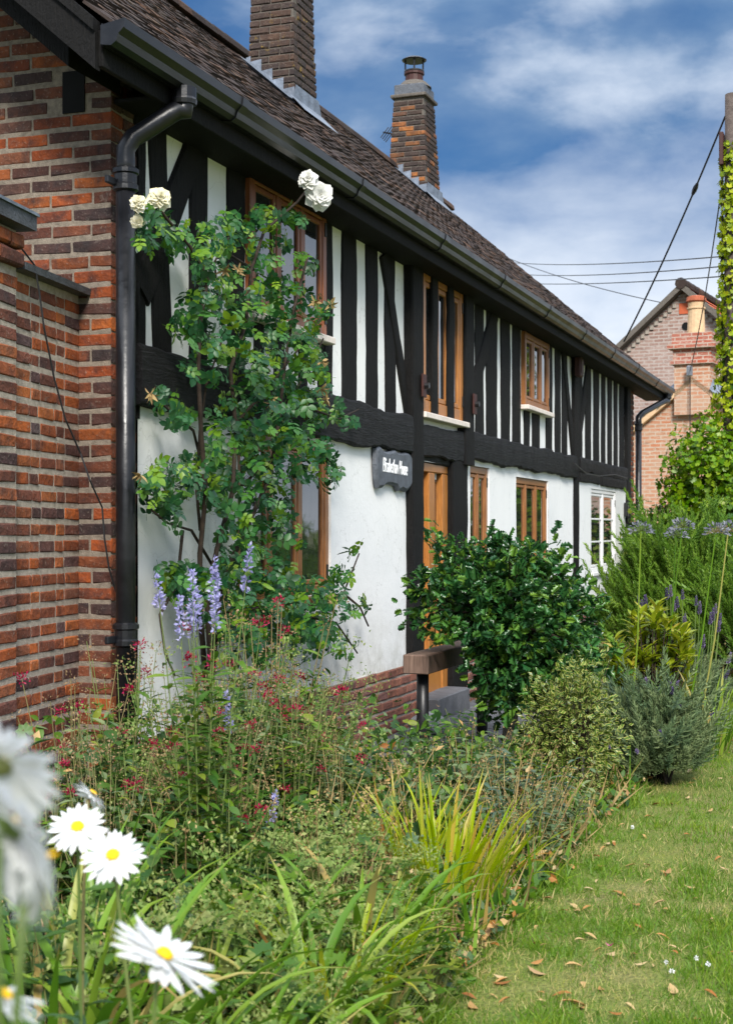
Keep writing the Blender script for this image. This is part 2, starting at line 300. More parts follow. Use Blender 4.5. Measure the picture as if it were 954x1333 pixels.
# ---------------------------------------------------------------- object helpers
WL = {}
def world_loc(o): return WL.get(o.name, Vector((0, 0, 0))) if o else Vector((0, 0, 0))
def tag(o, label=None, cat=None, group=None, kind=None):
    if label: o['label'] = label
    if cat: o['category'] = cat
    if group: o['group'] = group
    if kind: o['kind'] = kind
    return o
def empty(name, loc=(0, 0, 0), parent=None):
    o = bpy.data.objects.new(name, None); COL.objects.link(o); o.empty_display_size = .1
    loc = Vector(loc)
    if parent: o.parent = parent; o.location = loc - world_loc(parent)
    else: o.location = loc
    WL[o.name] = loc; return o
def link_mesh(name, me, parent=None, loc=None, kind=None):
    o = bpy.data.objects.new(name, me); COL.objects.link(o)
    loc = Vector(loc) if loc is not None else world_loc(parent)
    if parent: o.parent = parent; o.location = loc - world_loc(parent)
    else: o.location = loc
    WL[o.name] = loc
    if kind: o['kind'] = kind
    return o
class MB:
    def __init__(s): s.v = []; s.f = []; s.r = []; s.e = []; s.mi = []
    def add(s, vs, fs, r=0.0, e=None, mi=0):
        o = len(s.v); s.v.extend([tuple(x) for x in vs]); s.f.extend([tuple(i + o for i in f) for f in fs])
        s.r.extend([r] * len(vs)); s.e.extend(list(e) if e is not None else [0.0] * len(vs)); s.mi.extend([mi] * len(fs)); return s
    def box(s, u0, u1, l0, l1, z0, z1, r=0.0, mi=0):
        vs = [(-l, u, z) for z in (z0, z1) for u in (u0, u1) for l in (l0, l1)]
        return s.add(vs, [(0, 1, 3, 2), (4, 6, 7, 5), (0, 4, 5, 1), (2, 3, 7, 6), (0, 2, 6, 4), (1, 5, 7, 3)], r, mi=mi)
    def bbox(s, u0, u1, l0, l1, z0, z1, c=.006, jit=0, r=0.0, rs=None):      # chamfered box
        rs = rs or random; vs = []; idx = {}
        lo = (l0, u0, z0); hi = (l1, u1, z1)
        for cx in (0, 1):
            for cy in (0, 1):
                for cz in (0, 1):
                    for ax in range(3):
                        q = [hi[k] if (cx, cy, cz)[k] else lo[k] for k in range(3)]
                        for k in range(3):
                            if k != ax: q[k] += -c if (cx, cy, cz)[k] else c
                        if jit: q = [t + rs.uniform(-jit, jit) for t in q]
                        idx[(cx, cy, cz, ax)] = len(vs); vs.append((-q[0], q[1], q[2]))
        fs = []
        for ax in range(3):
            for sd_ in (0, 1):
                k1, k2 = [k for k in range(3) if k != ax]
                quad = []
                for a, b in ((0, 0), (1, 0), (1, 1), (0, 1)):
                    t = [0, 0, 0]; t[ax] = sd_; t[k1] = a; t[k2] = b; quad.append(idx[(*t, ax)])
                fs.append(tuple(quad))
        for ax in range(3):
            k1, k2 = [k for k in range(3) if k != ax]
            for a in (0, 1):
                for b in (0, 1):
                    t0 = [0, 0, 0]; t1 = [0, 0, 0]; t1[ax] = 1; t0[k1] = t1[k1] = a; t0[k2] = t1[k2] = b
                    fs.append((idx[(*t0, k1)], idx[(*t1, k1)], idx[(*t1, k2)], idx[(*t0, k2)]))
        for cx in (0, 1):
            for cy in (0, 1):
                for cz in (0, 1): fs.append(tuple(idx[(cx, cy, cz, ax)] for ax in range(3)))
        return s.add(vs, fs, r)
    def tube(s, pts, rad, n=6, r=0.0, cap=True):
        pts = [Vector(p) for p in pts]; rad = rad if isinstance(rad, (list, tuple)) else [rad] * len(pts)
        o = len(s.v); vs = []; ref = None
        for i, p in enumerate(pts):
            t = (pts[min(i + 1, len(pts) - 1)] - pts[max(i - 1, 0)]).normalized()
            if ref is None: ref = t.orthogonal().normalized()
            else: ref = (ref - t * ref.dot(t)); ref = ref.normalized() if ref.length > 1e-6 else t.orthogonal().normalized()
            b = t.cross(ref)
            for k in range(n):
                a = 2 * math.pi * k / n; vs.append(p + (ref * math.cos(a) + b * math.sin(a)) * rad[i])
        fs = [(i * n + k, i * n + (k + 1) % n, (i + 1) * n + (k + 1) % n, (i + 1) * n + k) for i in range(len(pts) - 1) for k in range(n)]
        if cap: fs += [tuple(range(n))[::-1], tuple(range((len(pts) - 1) * n, len(pts) * n))]
        return s.add(vs, fs, r)
    def lathe(s, base, prof, n=16, r=0.0):
        b = Vector(base); vs = []; 
        for rr, z in prof:
            for k in range(n): a = 2 * math.pi * k / n; vs.append(b + Vector((rr * math.cos(a), rr * math.sin(a), z)))
        fs = [(i * n + k, i * n + (k + 1) % n, (i + 1) * n + (k + 1) % n, (i + 1) * n + k) for i in range(len(prof) - 1) for k in range(n)]
        fs += [tuple(range(n))[::-1], tuple(range((len(prof) - 1) * n, len(prof) * n))]
        return s.add(vs, fs, r)
    def prism(s, prof, a, b, r=0.0, closed=True):       # prof: (l,z) pairs swept from u=a to u=b
        n = len(prof); vs = [(-l, a, z) for l, z in prof] + [(-l, b, z) for l, z in prof]
        m = n if closed else n - 1
        fs = [(k, (k + 1) % n, n + (k + 1) % n, n + k) for k in range(m)]
        if closed: fs += [tuple(range(n))[::-1], tuple(range(n, 2 * n))]
        return s.add(vs, fs, r)
    def mesh(s, name, mats, off=Vector((0, 0, 0)), smooth=False):
        me = bpy.data.meshes.new(name)
        me.from_pydata([(x - off[0], y - off[1], z - off[2]) for x, y, z in s.v], [], s.f)
        for m in (mats if isinstance(mats, (list, tuple)) else [mats]): me.materials.append(MATS[m])
        if any(s.r): me.attributes.new('rnd', 'FLOAT', 'POINT').data.foreach_set('value', s.r)
        if any(s.e): me.attributes.new('edge', 'FLOAT', 'POINT').data.foreach_set('value', s.e)
        if any(s.mi): me.polygons.foreach_set('material_index', s.mi)
        if smooth: me.polygons.foreach_set('use_smooth', [True] * len(me.polygons))
        me.update(); return me
    def build(s, name, mats, parent=None, loc=None, smooth=False, kind=None):
        loc = Vector(loc) if loc is not None else world_loc(parent)
        me = s.mesh(name, mats, loc, smooth)
        bm_fix(me)
        return link_mesh(name, me, parent, loc, kind)
import bmesh
def bm_fix(me):
    bm = bmesh.new(); bm.from_mesh(me); bmesh.ops.recalc_face_normals(bm, faces=bm.faces); bm.to_mesh(me); bm.free()

# ---- leaf templates: length 1 along +Y, normal +Z
class T: pass
def tmpl(v, f, e=None):
    t = T(); t.v = np.array(v, float); t.f = f; t.e = np.array(e if e is not None else [0.0] * len(v)); return t
def leaf_t(width=.5, rows=4, fold=.12, curl=.15, peak=.42, petiole=0.0):
    v, e, f = [], [], []
    for i in range(rows + 1):
        t = i / rows
        w = width * .5 * (math.sin(math.pi * t ** (math.log(.5) / math.log(peak))) ** .8 if 0 < t < 1 else 0.02)
        y = petiole + t * (1 - petiole); zc = -curl * t * t
        v += [(-w, y, zc + fold * w * 2), (0, y, zc), (w, y, zc + fold * w * 2)]; e += [1, 0, 1]
    for i in range(rows):
        a = i * 3; f += [(a, a + 1, a + 4, a + 3), (a + 1, a + 2, a + 5, a + 4)]
    if petiole:
        n = len(v); v += [(-.012, 0, 0), (.012, 0, 0)]; e += [0, 0]; f.append((n, n + 1, 2, 0))
    return tmpl(v, f, e)
def merge_t(items):          # (template, 4x4)
    v, f, e = [], [], []; o = 0
    for t, m in items:
        m = np.array(m); vv = t.v @ m[:3, :3].T + m[:3, 3]; v.append(vv); f += [tuple(i + o for i in q) for q in t.f]; e.append(t.e); o += len(vv)
    r = T(); r.v = np.vstack(v); r.f = f; r.e = np.concatenate(e); return r
def mat4(loc, rx=0, ry=0, rz=0, s=1):
    return Matrix.Translation(loc) @ Matrix.Rotation(rz, 4, 'Z') @ Matrix.Rotation(ry, 4, 'Y') @ Matrix.Rotation(rx, 4, 'X') @ Matrix.Scale(s, 4)
LEAFLET = leaf_t(.66, 4, .10, .12, .45)
LANCE = leaf_t(.30, 4, .15, .25, .40)
OVAL = leaf_t(.48, 4, .16, .18, .5)
SMALL = leaf_t(.55, 2, .15, .10, .5)
NEEDLE = tmpl([(-.04, 0, 0), (.04, 0, 0), (0, 1, .05)], [(0, 1, 2)])
def rose_leaf_t():
    it = []
    st = tmpl([(-.012, -.9, 0), (.012, -.9, 0), (.008, .0, 0), (-.008, 0, 0)], [(0, 1, 2, 3)])
    it.append((st, mat4((0, 0, 0))))
    it.append((LEAFLET, mat4((0, 0, 0), .1, 0, 0, .62)))
    for y, sc_ in ((-.12, .55), (-.52, .45)):
        for sx in (-1, 1): it.append((LEAFLET, mat4((0, y, 0), .12, sx * .25, -sx * 1.05, sc_)))
    return merge_t(it)
ROSE_LEAF = rose_leaf_t()
def spiny_t():
    v = [(0, 0, 0), (0, .5, -.02), (0, 1, -.12)]; e = [0, 0, 0]; f = []
    out = [(.10, .06), (.34, .16, 1), (.22, .30), (.40, .44, 1), (.25, .56), (.33, .74, 1), (.15, .84)]
    idx = []
    for sx in (1, -1):
        row = []
        for q in out:
            z = .10 if len(q) > 2 else .02
            row.append(len(v)); v.append((sx * q[0], q[1], z)); e.append(1)
        idx.append(row)
    for row in idx:
        f += [(0, row[0], row[1]), (0, row[1], row[2]), (0, row[2], 1), (1, row[2], row[3]), (1, row[3], row[4]), (1, row[4], 2), (2, row[4], row[5]), (2, row[5], row[6])]
    return tmpl(v, f, e)
HOLLY = spiny_t()
def lobed_t():
    v = [(0, .35, 0)]; e = [0]; f = []; n = 15
    for k in range(n):
        a = math.pi * (-.5 + .17) + (2 * math.pi - .5) * k / (n - 1); rr = .5 if k % 2 else .36
        v.append((rr * math.cos(a + .1), .35 + rr * math.sin(a + .1), .10 if k % 2 else .0)); e.append(1)
    f = [(0, k, k + 1) for k in range(1, n)]
    return tmpl(v, f, e)
LOBED = lobed_t()
def shoot_t(n=26, ln=.30, w=.05, spread=.9, rows=4):
    it = []; st = tmpl([(-.012, 0, 0), (.012, 0, 0), (0, .95, 0)], [(0, 1, 2)], [0, 0, 0])
    it.append((st, mat4((0, 0, 0))))
    rs = random.Random(3); nd = tmpl([(-w * .5, 0, 0), (w * .5, 0, 0), (w * .35, .7, .03), (0, 1, .0), (-w * .35, .7, .03)], [(0, 1, 2, 3, 4)])
    nd.v = nd.v * np.array([1, ln, ln])
    for k in range(n):
        t = .06 + .92 * k / n; a = k * 2.4
        it.append((nd, Matrix.Translation((0, t, 0)) @ Matrix.Rotation(a, 4, 'Y') @ Matrix.Rotation(spread * (1.1 - .6 * t), 4, 'X') @ Matrix.Scale(rs.uniform(.7, 1.1) * (1.1 - .45 * t), 4)))
    return merge_t(it)
SHOOT = shoot_t(26, .26, .06, .9)
def frames(yd, nr):
    yd = yd / np.linalg.norm(yd, axis=1, keepdims=True)
    z = nr - (nr * yd).sum(1, keepdims=True) * yd; ln = np.linalg.norm(z, axis=1, keepdims=True)
    bad = (ln < 1e-4)[:, 0]; z[bad] = np.cross(yd[bad], np.array([[1, 0.3, 0.2]])); z /= np.linalg.norm(z, axis=1, keepdims=True)
    x = np.cross(yd, z); return np.stack([x, yd, z], axis=2)          # columns
def scatter_mesh(name, t, pos, yd, nr, scale, rnd, mat, off=(0, 0, 0)):
    n = len(pos); R = frames(np.array(yd, float), np.array(nr, float)); k = len(t.v)
    scale = np.broadcast_to(np.asarray(scale, float), (n,))
    V = np.einsum('nij,kj->nki', R, t.v) * scale[:, None, None] + np.array(pos)[:, None, :] - np.array(off)
    me = bpy.data.meshes.new(name); me.vertices.add(n * k); me.vertices.foreach_set('co', V.reshape(-1).astype(np.float32))
    ln = np.array([len(q) for q in t.f]); fl = np.concatenate([np.array(q) for q in t.f])
    loops = (fl[None, :] + (np.arange(n) * k)[:, None]).reshape(-1)
    tot = np.tile(ln, n); st = np.concatenate([[0], np.cumsum(tot)[:-1]])
    me.loops.add(len(loops)); me.loops.foreach_set('vertex_index', loops.astype(np.int32))
    me.polygons.add(len(tot)); me.polygons.foreach_set('loop_start', st.astype(np.int32)); me.polygons.foreach_set('loop_total', tot.astype(np.int32))
    me.attributes.new('rnd', 'FLOAT', 'POINT').data.foreach_set('value', np.repeat(np.asarray(rnd, float), k).astype(np.float32))
    me.attributes.new('edge', 'FLOAT', 'POINT').data.foreach_set('value', np.tile(t.e, n).astype(np.float32))
    me.update(calc_edges=True); me.validate(); me.polygons.foreach_set('use_smooth', np.ones(len(tot), bool)); me.materials.append(MATS[mat]); return me
TM = {}
def tmesh(name, t, mat):
    key = (id(t), mat)
    if key not in TM: TM[key] = scatter_mesh(name, t, [(0, 0, 0)], [(0, 1, 0)], [(0, 0, 1)], [1.0], [0.0], mat)
    return TM[key]
CAM = np.array([0, 0, EYE])
def leaves(parent, name, t, pos, yd, nr, scale, mat, nobj=0, rs=None, mass='foliage'):
    """the nobj leaves nearest the viewer become leaf objects, the rest one joined mass"""
    rs = rs or np.random.RandomState(1)
    pos = np.array(pos, float); yd = np.array(yd, float); nr = np.array(nr, float); n = len(pos); scale = np.broadcast_to(np.asarray(scale, float), (n,))
    order = np.argsort(np.linalg.norm(pos - CAM, axis=1)); base = world_loc(parent)
    ob, rest = order[:nobj], order[nobj:]
    if len(rest):
        me = scatter_mesh(mass, t, pos[rest], yd[rest], nr[rest], scale[rest], rs.rand(len(rest)), mat, base)
        link_mesh(mass, me, parent, base, 'stuff')
    if len(ob):
        me = tmesh(name, t, mat); R = frames(yd[ob].copy(), nr[ob].copy())
        for i, k in enumerate(ob):
            o = bpy.data.objects.new(name, me); COL.objects.link(o); o.parent = parent
            m = Matrix([list(R[i][r] * scale[k]) + [pos[k][r] - base[r]] for r in range(3)] + [[0, 0, 0, 1]])
            o.matrix_local = m
def unit(v): return v / np.linalg.norm(v, axis=-1, keepdims=True)
def dup(root, loc, rz=0.0, s=1.0, label=None, group=None, cat=None):
    r = root.copy(); COL.objects.link(r); r.location = loc; r.rotation_euler = (0, 0, rz); r.scale = (s, s, s); WL[r.name] = Vector(loc)
    if label: r['label'] = label
    if group: r['group'] = group
    for ch in root.children:
        c = ch.copy(); COL.objects.link(c); c.parent = r
        for g in ch.children:
            d = g.copy(); COL.objects.link(d); d.parent = c
    return r
# ================================================================ the ground
def sheet(name, x0, x1, y0, y1, z, mat, n=1, amp=0):
    mb = MB(); nx = max(1, int((x1 - x0) * n)) if amp else 1; ny = max(1, int((y1 - y0) * n)) if amp else 1
    vs = [(x0 + (x1 - x0) * i / nx, y0 + (y1 - y0) * j / ny, 0) for j in range(ny + 1) for i in range(nx + 1)]
    vs = [(x, y, z + (amp * noise.noise(Vector((x * 1.3, y * 1.3, 2))) if amp else 0)) for x, y, _ in vs]
    fs = [(j * (nx + 1) + i, j * (nx + 1) + i + 1, (j + 1) * (nx + 1) + i + 1, (j + 1) * (nx + 1) + i) for j in range(ny) for i in range(nx)]
    mb.add(vs, fs); return tag(mb.build(name, mat), kind='structure')
sheet('ground', -600, 600, -600, 900, -.06, 'ground')
LE = 1.40                                    # lawn edge, metres left of the camera's path
sheet('lawn', -LE, 5.5, -3, 16, 0.0, 'lawn', 4, .012)
sheet('flower_bed', -WALL, -LE, -3, 19, -.012, 'soil', 6, .03)

# ================================================================ the timber framed house
U0 = 6.13                                    # plane of the brick gable end
UE = U(817)                                  # far corner
ZB0, ZB1 = 2.17, 2.42                        # the long beam
ZP = 3.62                                    # foot of the wall plate
house = empty('timber_framed_house', W(U0 + .3, WALL, 0))
tag(house, 'long black and white timber framed house with brown windows and tiled roof', 'house')
rs = random.Random(11)

def wall_holes(name, u0, u1, z0, z1, l, holes, step=.22, reveal=.13, amp=.006):
    us = sorted(set([u0, u1] + [h[k] for h in holes for k in (0, 1)])); zs = sorted(set([z0, z1] + [h[k] for h in holes for k in (2, 3)]))
    def sub(a):
        r = []
        for p, q in zip(a, a[1:]):
            n = max(1, int(round((q - p) / step))); r += [p + (q - p) * i / n for i in range(n)]
        return r + [a[-1]]
    us, zs = sub(us), sub(zs); mb = MB(); ids = {}
    def vid(u, z):
        if (u, z) not in ids:
            ids[(u, z)] = len(mb.v); mb.v.append((-(l + amp * noise.noise(Vector((u * 1.7, z * 1.7, 5)))), u, z)); mb.r.append(0); mb.e.append(0)
        return ids[(u, z)]
    inh = lambda u, z: any(h[0] < u < h[1] and h[2] < z < h[3] for h in holes)
    for a, b in zip(us, us[1:]):
        for c, d in zip(zs, zs[1:]):
            if not inh((a + b) / 2, (c + d) / 2): mb.f.append((vid(a, c), vid(b, c), vid(b, d), vid(a, d))); mb.mi.append(0)
    for h in holes:
        mb.add([(-l, h[0], h[2]), (-l, h[1], h[2]), (-l, h[1], h[3]), (-l, h[0], h[3]), (-l - reveal, h[0], h[2]), (-l - reveal, h[1], h[2]), (-l - reveal, h[1], h[3]), (-l - reveal, h[0], h[3])],
               [(0, 1, 5, 4), (1, 2, 6, 5), (2, 3, 7, 6), (3, 0, 4, 7)])
        b = [(-l - reveal - .02, h[0] - .05, h[2] - .05), (-l - reveal - .02, h[1] + .05, h[2] - .05), (-l - reveal - .02, h[1] + .05, h[3] + .05), (-l - reveal - .02, h[0] - .05, h[3] + .05)]
        mb.add(b, [(0, 1, 2, 3)], mi=1)
    return mb.build(name, ['plaster', 'dark_inside'], house)

# openings (u0,u1,z0,z1)
W1 = (U(319), U(419), Z(419, 438), Z(419, 276))
W2 = (U(541), U(596), Z(596, 549), Z(596, 376))
W3 = (U(678), U(710), Z(710, 537), Z(678, 430))
L1 = (U(305), U(427), Z(427, 772), Z(427, 578))
DR = (U(540), U(583), .22, Z(583, 605))
L2 = (U(609), U(634), Z(634, 735), Z(634, 609))
L3 = (U(669), U(711), Z(711, 738), Z(711, 626))
L4 = (U(767), U(799), Z(799, 740), Z(799, 640))
LF = WALL - .02                              # the ground floor render stands a little proud
wall_holes('plaster_wall', U0 + .25, UE, ZB0 + .02, ZP + .15, WALL, [W1, W2, W3])
wall_holes('plaster_wall', U0 + .25, UE, .52, ZB0 + .06, LF, [L1, DR, L2, L3, L4])
MB().box(U0 + .26, UE - .05, WALL + .20, WALL + .28, 0, ZP + .2).build('inner_wall', 'dark_inside', house)

# ---- timbers
def timber(name, a, b, w, lf, depth=.10, seed=0, wob=.010, mat='timber', seg=.11, end_w=None, sub=None):
    r = random.Random(seed * 7 + 3); a = Vector(a); b = Vector(b); d = b - a; ln = d.length; t = d / ln; p = Vector((-t.y, t.x))
    n = max(3, int(ln / seg)); mb = MB(); rings = []; o1 = o2 = 0.0; s1 = r.uniform(0, 50)
    for i in range(n + 1):
        q = i / n; c = a + d * q; ww = w + ((end_w - w) * q if end_w else 0)
        s = q * ln
        e1 = ww / 2 + wob * 1.3 * noise.noise(Vector((s * 2.1, s1, 0))) + wob * .7 * noise.noise(Vector((s * 9, s1, 3))) + r.uniform(-.15, .15) * wob
        e2 = ww / 2 + wob * 1.3 * noise.noise(Vector((s * 2.1, s1, 9))) + wob * .7 * noise.noise(Vector((s * 9, s1, 6))) + r.uniform(-.15, .15) * wob
        f = lf + wob * .5 * noise.noise(Vector((s * 3, s1, 14))); ch = .012
        pr = [(-e1, lf + depth), (-e1, f + ch), (-e1 + ch, f), (-e1 * .3, f - wob * .25), (e2 * .4, f - wob * .3), (e2 - ch, f), (e2, f + ch), (e2, lf + depth)]
        rings.append([(-l, c.x + p.x * k, c.y + p.y * k) for k, l in pr])
    m = 8; vs = [v for rg in rings for v in rg]
    fs = [(i * m + k, i * m + k + 1, (i + 1) * m + k + 1, (i + 1) * m + k) for i in range(n) for k in range(m - 1)]
    fs += [tuple(range(m)), tuple(range(n * m, n * m + m))[::-1]]
    mb.add(vs, fs); return mb.build(name, mat, house)
sd_ = [0]
def stud(pxa, pxb, z0=None, z1=None, tilt=0, wob=.012, lf=None):
    sd_[0] += 1; u0, u1 = U(pxa), U(pxb); c = (u0 + u1) / 2
    timber('stud', (c + tilt, z0 if z0 is not None else ZB1 - .03), (c, z1 if z1 is not None else ZP + .1), u1 - u0, lf or (WALL - .007 - rs.uniform(0, .006)), .09, sd_[0], wob)
def brace(pa, pb, w, lf=WALL - .022):
    sd_[0] += 1; timber('brace', pa, pb, w, lf, .10, sd_[0], .012)
# first bay, above the downpipe
stud(178, 189, wob=.006)
stud(191, 215, tilt=.07)
stud(245, 269); stud(294, 318)
brace(UZ(181, 380), UZ(252, 190), .20)
# below and beside the first upper window
zs1 = W1[2] - .05
stud(330, 343, z1=zs1); stud(356, 369, z1=zs1); stud(388, 400, z1=zs1); stud(413, 420, z1=zs1)
stud(420, 432); stud(444, 463); stud(475, 491); stud(499, 513, tilt=.03)
brace(UZ(531, 548), UZ(497, 330), .15)
stud(553, 561.5, z0=W2[2] - .02, lf=WALL - .064); stud(574.5, 582.5, z0=W2[2] - .02, lf=WALL - .064)
stud(617.5, 629); brace(UZ(604, 545), UZ(643, 405), .22)
stud(632, 646); stud(651, 663); stud(666, 677)
zs3 = W3[2] - .05
stud(681, 688.5, z1=zs3); stud(692, 701.5, z1=zs3)
stud(710, 718); stud(721.5, 729, wob=.008); stud(730.5, 738, wob=.008)
brace(UZ(745, 590), UZ(731, 450), .19); brace(UZ(750.5, 590), UZ(764, 475), .19)
for a, b in ((752, 757.5), (761, 768.5), (771.5, 779.5), (782, 787.5), (790, 796), (798, 803.5), (805.5, 811.5)): stud(a, b, wob=.010)
# full height posts
def post(pa, pb, z0, z1, lf=WALL - .075, end=None, wob=.014):
    sd_[0] += 1; u0, u1 = U(pa), U(pb); timber('post', ((u0 + u1) / 2, z0), ((u0 + u1) / 2, z1), u1 - u0, lf, .12, sd_[0], wob, end_w=end)
post(525.5, 540, .53, ZP + .1)
post(595, 607, ZB0 - .05, ZP + .1)
post(582.4, 602, .2, ZB0 + .02, lf=WALL - .05)
post(743.5, 750, .5, ZP + .1, lf=WALL - .04)
post(812.3, 817, .5, ZP + .1, lf=WALL - .05)
post(172, 179, 2.1, ZP + .1, lf=WALL - .02)
# the long beam, in four lengths
def beam(pa, pb, z0, z1, lf, z0b=None, z1b=None):
    sd_[0] += 1; u0, u1 = U(pa), U(pb)
    timber('beam', (u0, (z0 + z1) / 2), (u1, ((z0b or z0) + (z1b or z1)) / 2), z1 - z0, lf, .14, sd_[0], .022, 'timber_beam', .09)
beam(168, 526, ZB0 - .01, ZB1 + .02, WALL - .07, ZB0 - .02, ZB1)
beam(540, 595, ZB0 - .04, ZB1 - .02, WALL - .06)
beam(606, 744, ZB0, ZB1, WALL - .07)
beam(750, 812, ZB0 + .08, ZB1 + .01, WALL - .05)
sd_[0] += 1; timber('lintel', (U(750.5), ZB0 + .03), (U(777), ZB0 + .03), .125, WALL - .045, .1, 81, .01, 'timber_beam')
timber('lintel', (U(778.5), ZB0 + .025), (U(811), ZB0 + .025), .125, WALL - .05, .1, 82, .01, 'timber_beam')
timber('lintel', (U(541), DR[3] + .05), (U(584), DR[3] + .05), .13, WALL - .02, .1, 83, .01, 'timber_beam')
timber('wall_plate', (U0 + .25, ZP + .10), (UE, ZP + .10), .2, WALL - .05, .14, 84, .012, 'timber_beam', .2)
# iron tie plates
for px, py in ((536.5, 502), (604, 526)):
    u, z = UZ(px, py); mb = MB(); mb.bbox(u - .05, u + .05, WALL - .105, WALL - .088, z - .09, z + .09, .004)
    o = mb.build('tie_plate', 'box_red', house); MB().tube([W(u, WALL - .10, z), W(u, WALL - .14, z)], .024, 8).build('bolt', 'iron', o)

# ---- windows
def bars(mb, rect, w, l0, l1, parts='tblr', ws=None):
    u0, u1, z0, z1 = rect; c = .006
    mb.bbox(u0, u0 + w, l0, l1, z0, z1, c); mb.bbox(u1 - w, u1, l0, l1, z0, z1, c)
    mb.bbox(u0 + w - .001, u1 - w + .001, l0 + .002, l1, z1 - w, z1 - .0015, c); mb.bbox(u0 + w - .001, u1 - w + .001, l0 + .002, l1, z0 + .0015, z0 + w, c)
def window(rect, n, lfront, mat='wood_window', fw=.065, sw=.034, sill='sill_paint', rows=1, transom=0):
    u0, u1, z0, z1 = rect
    w = empty('window', W(u0, lfront, z0), house)
    mb = MB(); bars(mb, rect, fw, lfront, lfront + .11); step = (u1 - u0 - 2 * fw + .06) / n
    for k in range(1, n):
        x = u0 + fw - .03 + step * k; mb.bbox(x - .024, x + .024, lfront + .002, lfront + .10, z0 + fw, z1 - fw, .006)
    mb.build('frame', mat, w)
    for k in range(n):
        a = u0 + fw - .03 + step * k + .026; b = a + step - .052
        r = (a + .002, b - .002, z0 + fw + .003, z1 - fw - .003)
        mb = MB(); bars(mb, r, sw, lfront + .008, lfront + .075)
        for j in range(1, rows):
            zz = r[2] + sw + (r[3] - r[2] - 2 * sw) * j / rows; mb.bbox(r[0] + sw, r[1] - sw, lfront + .012, lfront + .07, zz - .011, zz + .011, .003)
        mb.build('casement', mat, w)
        for j in range(rows):
            za = r[2] + sw + (r[3] - r[2] - 2 * sw) * j / rows; zb = r[2] + sw + (r[3] - r[2] - 2 * sw) * (j + 1) / rows
            MB().box(r[0] + sw - .01, r[1] - sw + .01, lfront + .024, lfront + .030, za - .004 + (.012 if j else 0), zb + .004 - (.012 if j < rows - 1 else 0)).build('pane', 'glass', w)
    if sill:
        mb = MB(); mb.bbox(u0 - .03, u1 + .05, lfront - .045, lfront + .06, z0 - .05, z0 - .003, .006); mb.build('sill', sill, w)
    for hz in (z0 + (z1 - z0) * .15, z0 + (z1 - z0) * .85):
        MB().bbox(u1 - .045, u1 - .02, lfront - .008, lfront + .004, hz - .045, hz + .045, .002).build('hinge', 'steel' if mat == 'white_paint' else 'iron', w)
    return w
window(W1, 3, WALL - .035, 'wood_window_red')
window(W2, 3, WALL - .05, 'wood_door', fw=.10, sw=.045)
window(W3, 3, WALL - .045, 'wood_window')
window(L1, 3, LF + .015, 'wood_window', sill='wood_window')
window(L2, 2, LF + .015, 'wood_window', sill='wood_window')
window(L3, 3, LF + .015, 'wood_window', sill='wood_window')
window(L4, 2, LF + .005, 'white_paint', fw=.05, sw=.036, rows=3, sill='white_paint')

# ---- front door
def text_mesh(s, size, shear=0, extr=.002, align='CENTER'):
    cu = bpy.data.curves.new('t', 'FONT'); cu.body = s; cu.size = size; cu.shear = shear; cu.extrude = extr; cu.align_x = align; cu.align_y = 'CENTER'; cu.resolution_u = 3
    o = bpy.data.objects.new('t', cu); COL.objects.link(o); dg = bpy.context.evaluated_depsgraph_get()
    me = bpy.data.meshes.new_from_object(o.evaluated_get(dg)); bpy.data.objects.remove(o); return me
def front_text(name, s, u, z, l, size, mat, parent, shear=0, sx=1, rot=0):
    me = text_mesh(s, size, shear); me.materials.clear(); me.materials.append(MATS[mat])
    # text plane XY -> world: reading direction +u, up +z, facing the street (+X)
    me.transform(Matrix(((0, 0, 1, 0), (sx * math.cos(rot), -math.sin(rot), 0, 0), (sx * math.sin(rot), math.cos(rot), 0, 0), (0, 0, 0, 1))))
    return link_mesh(name, me, parent, W(u, l, z))
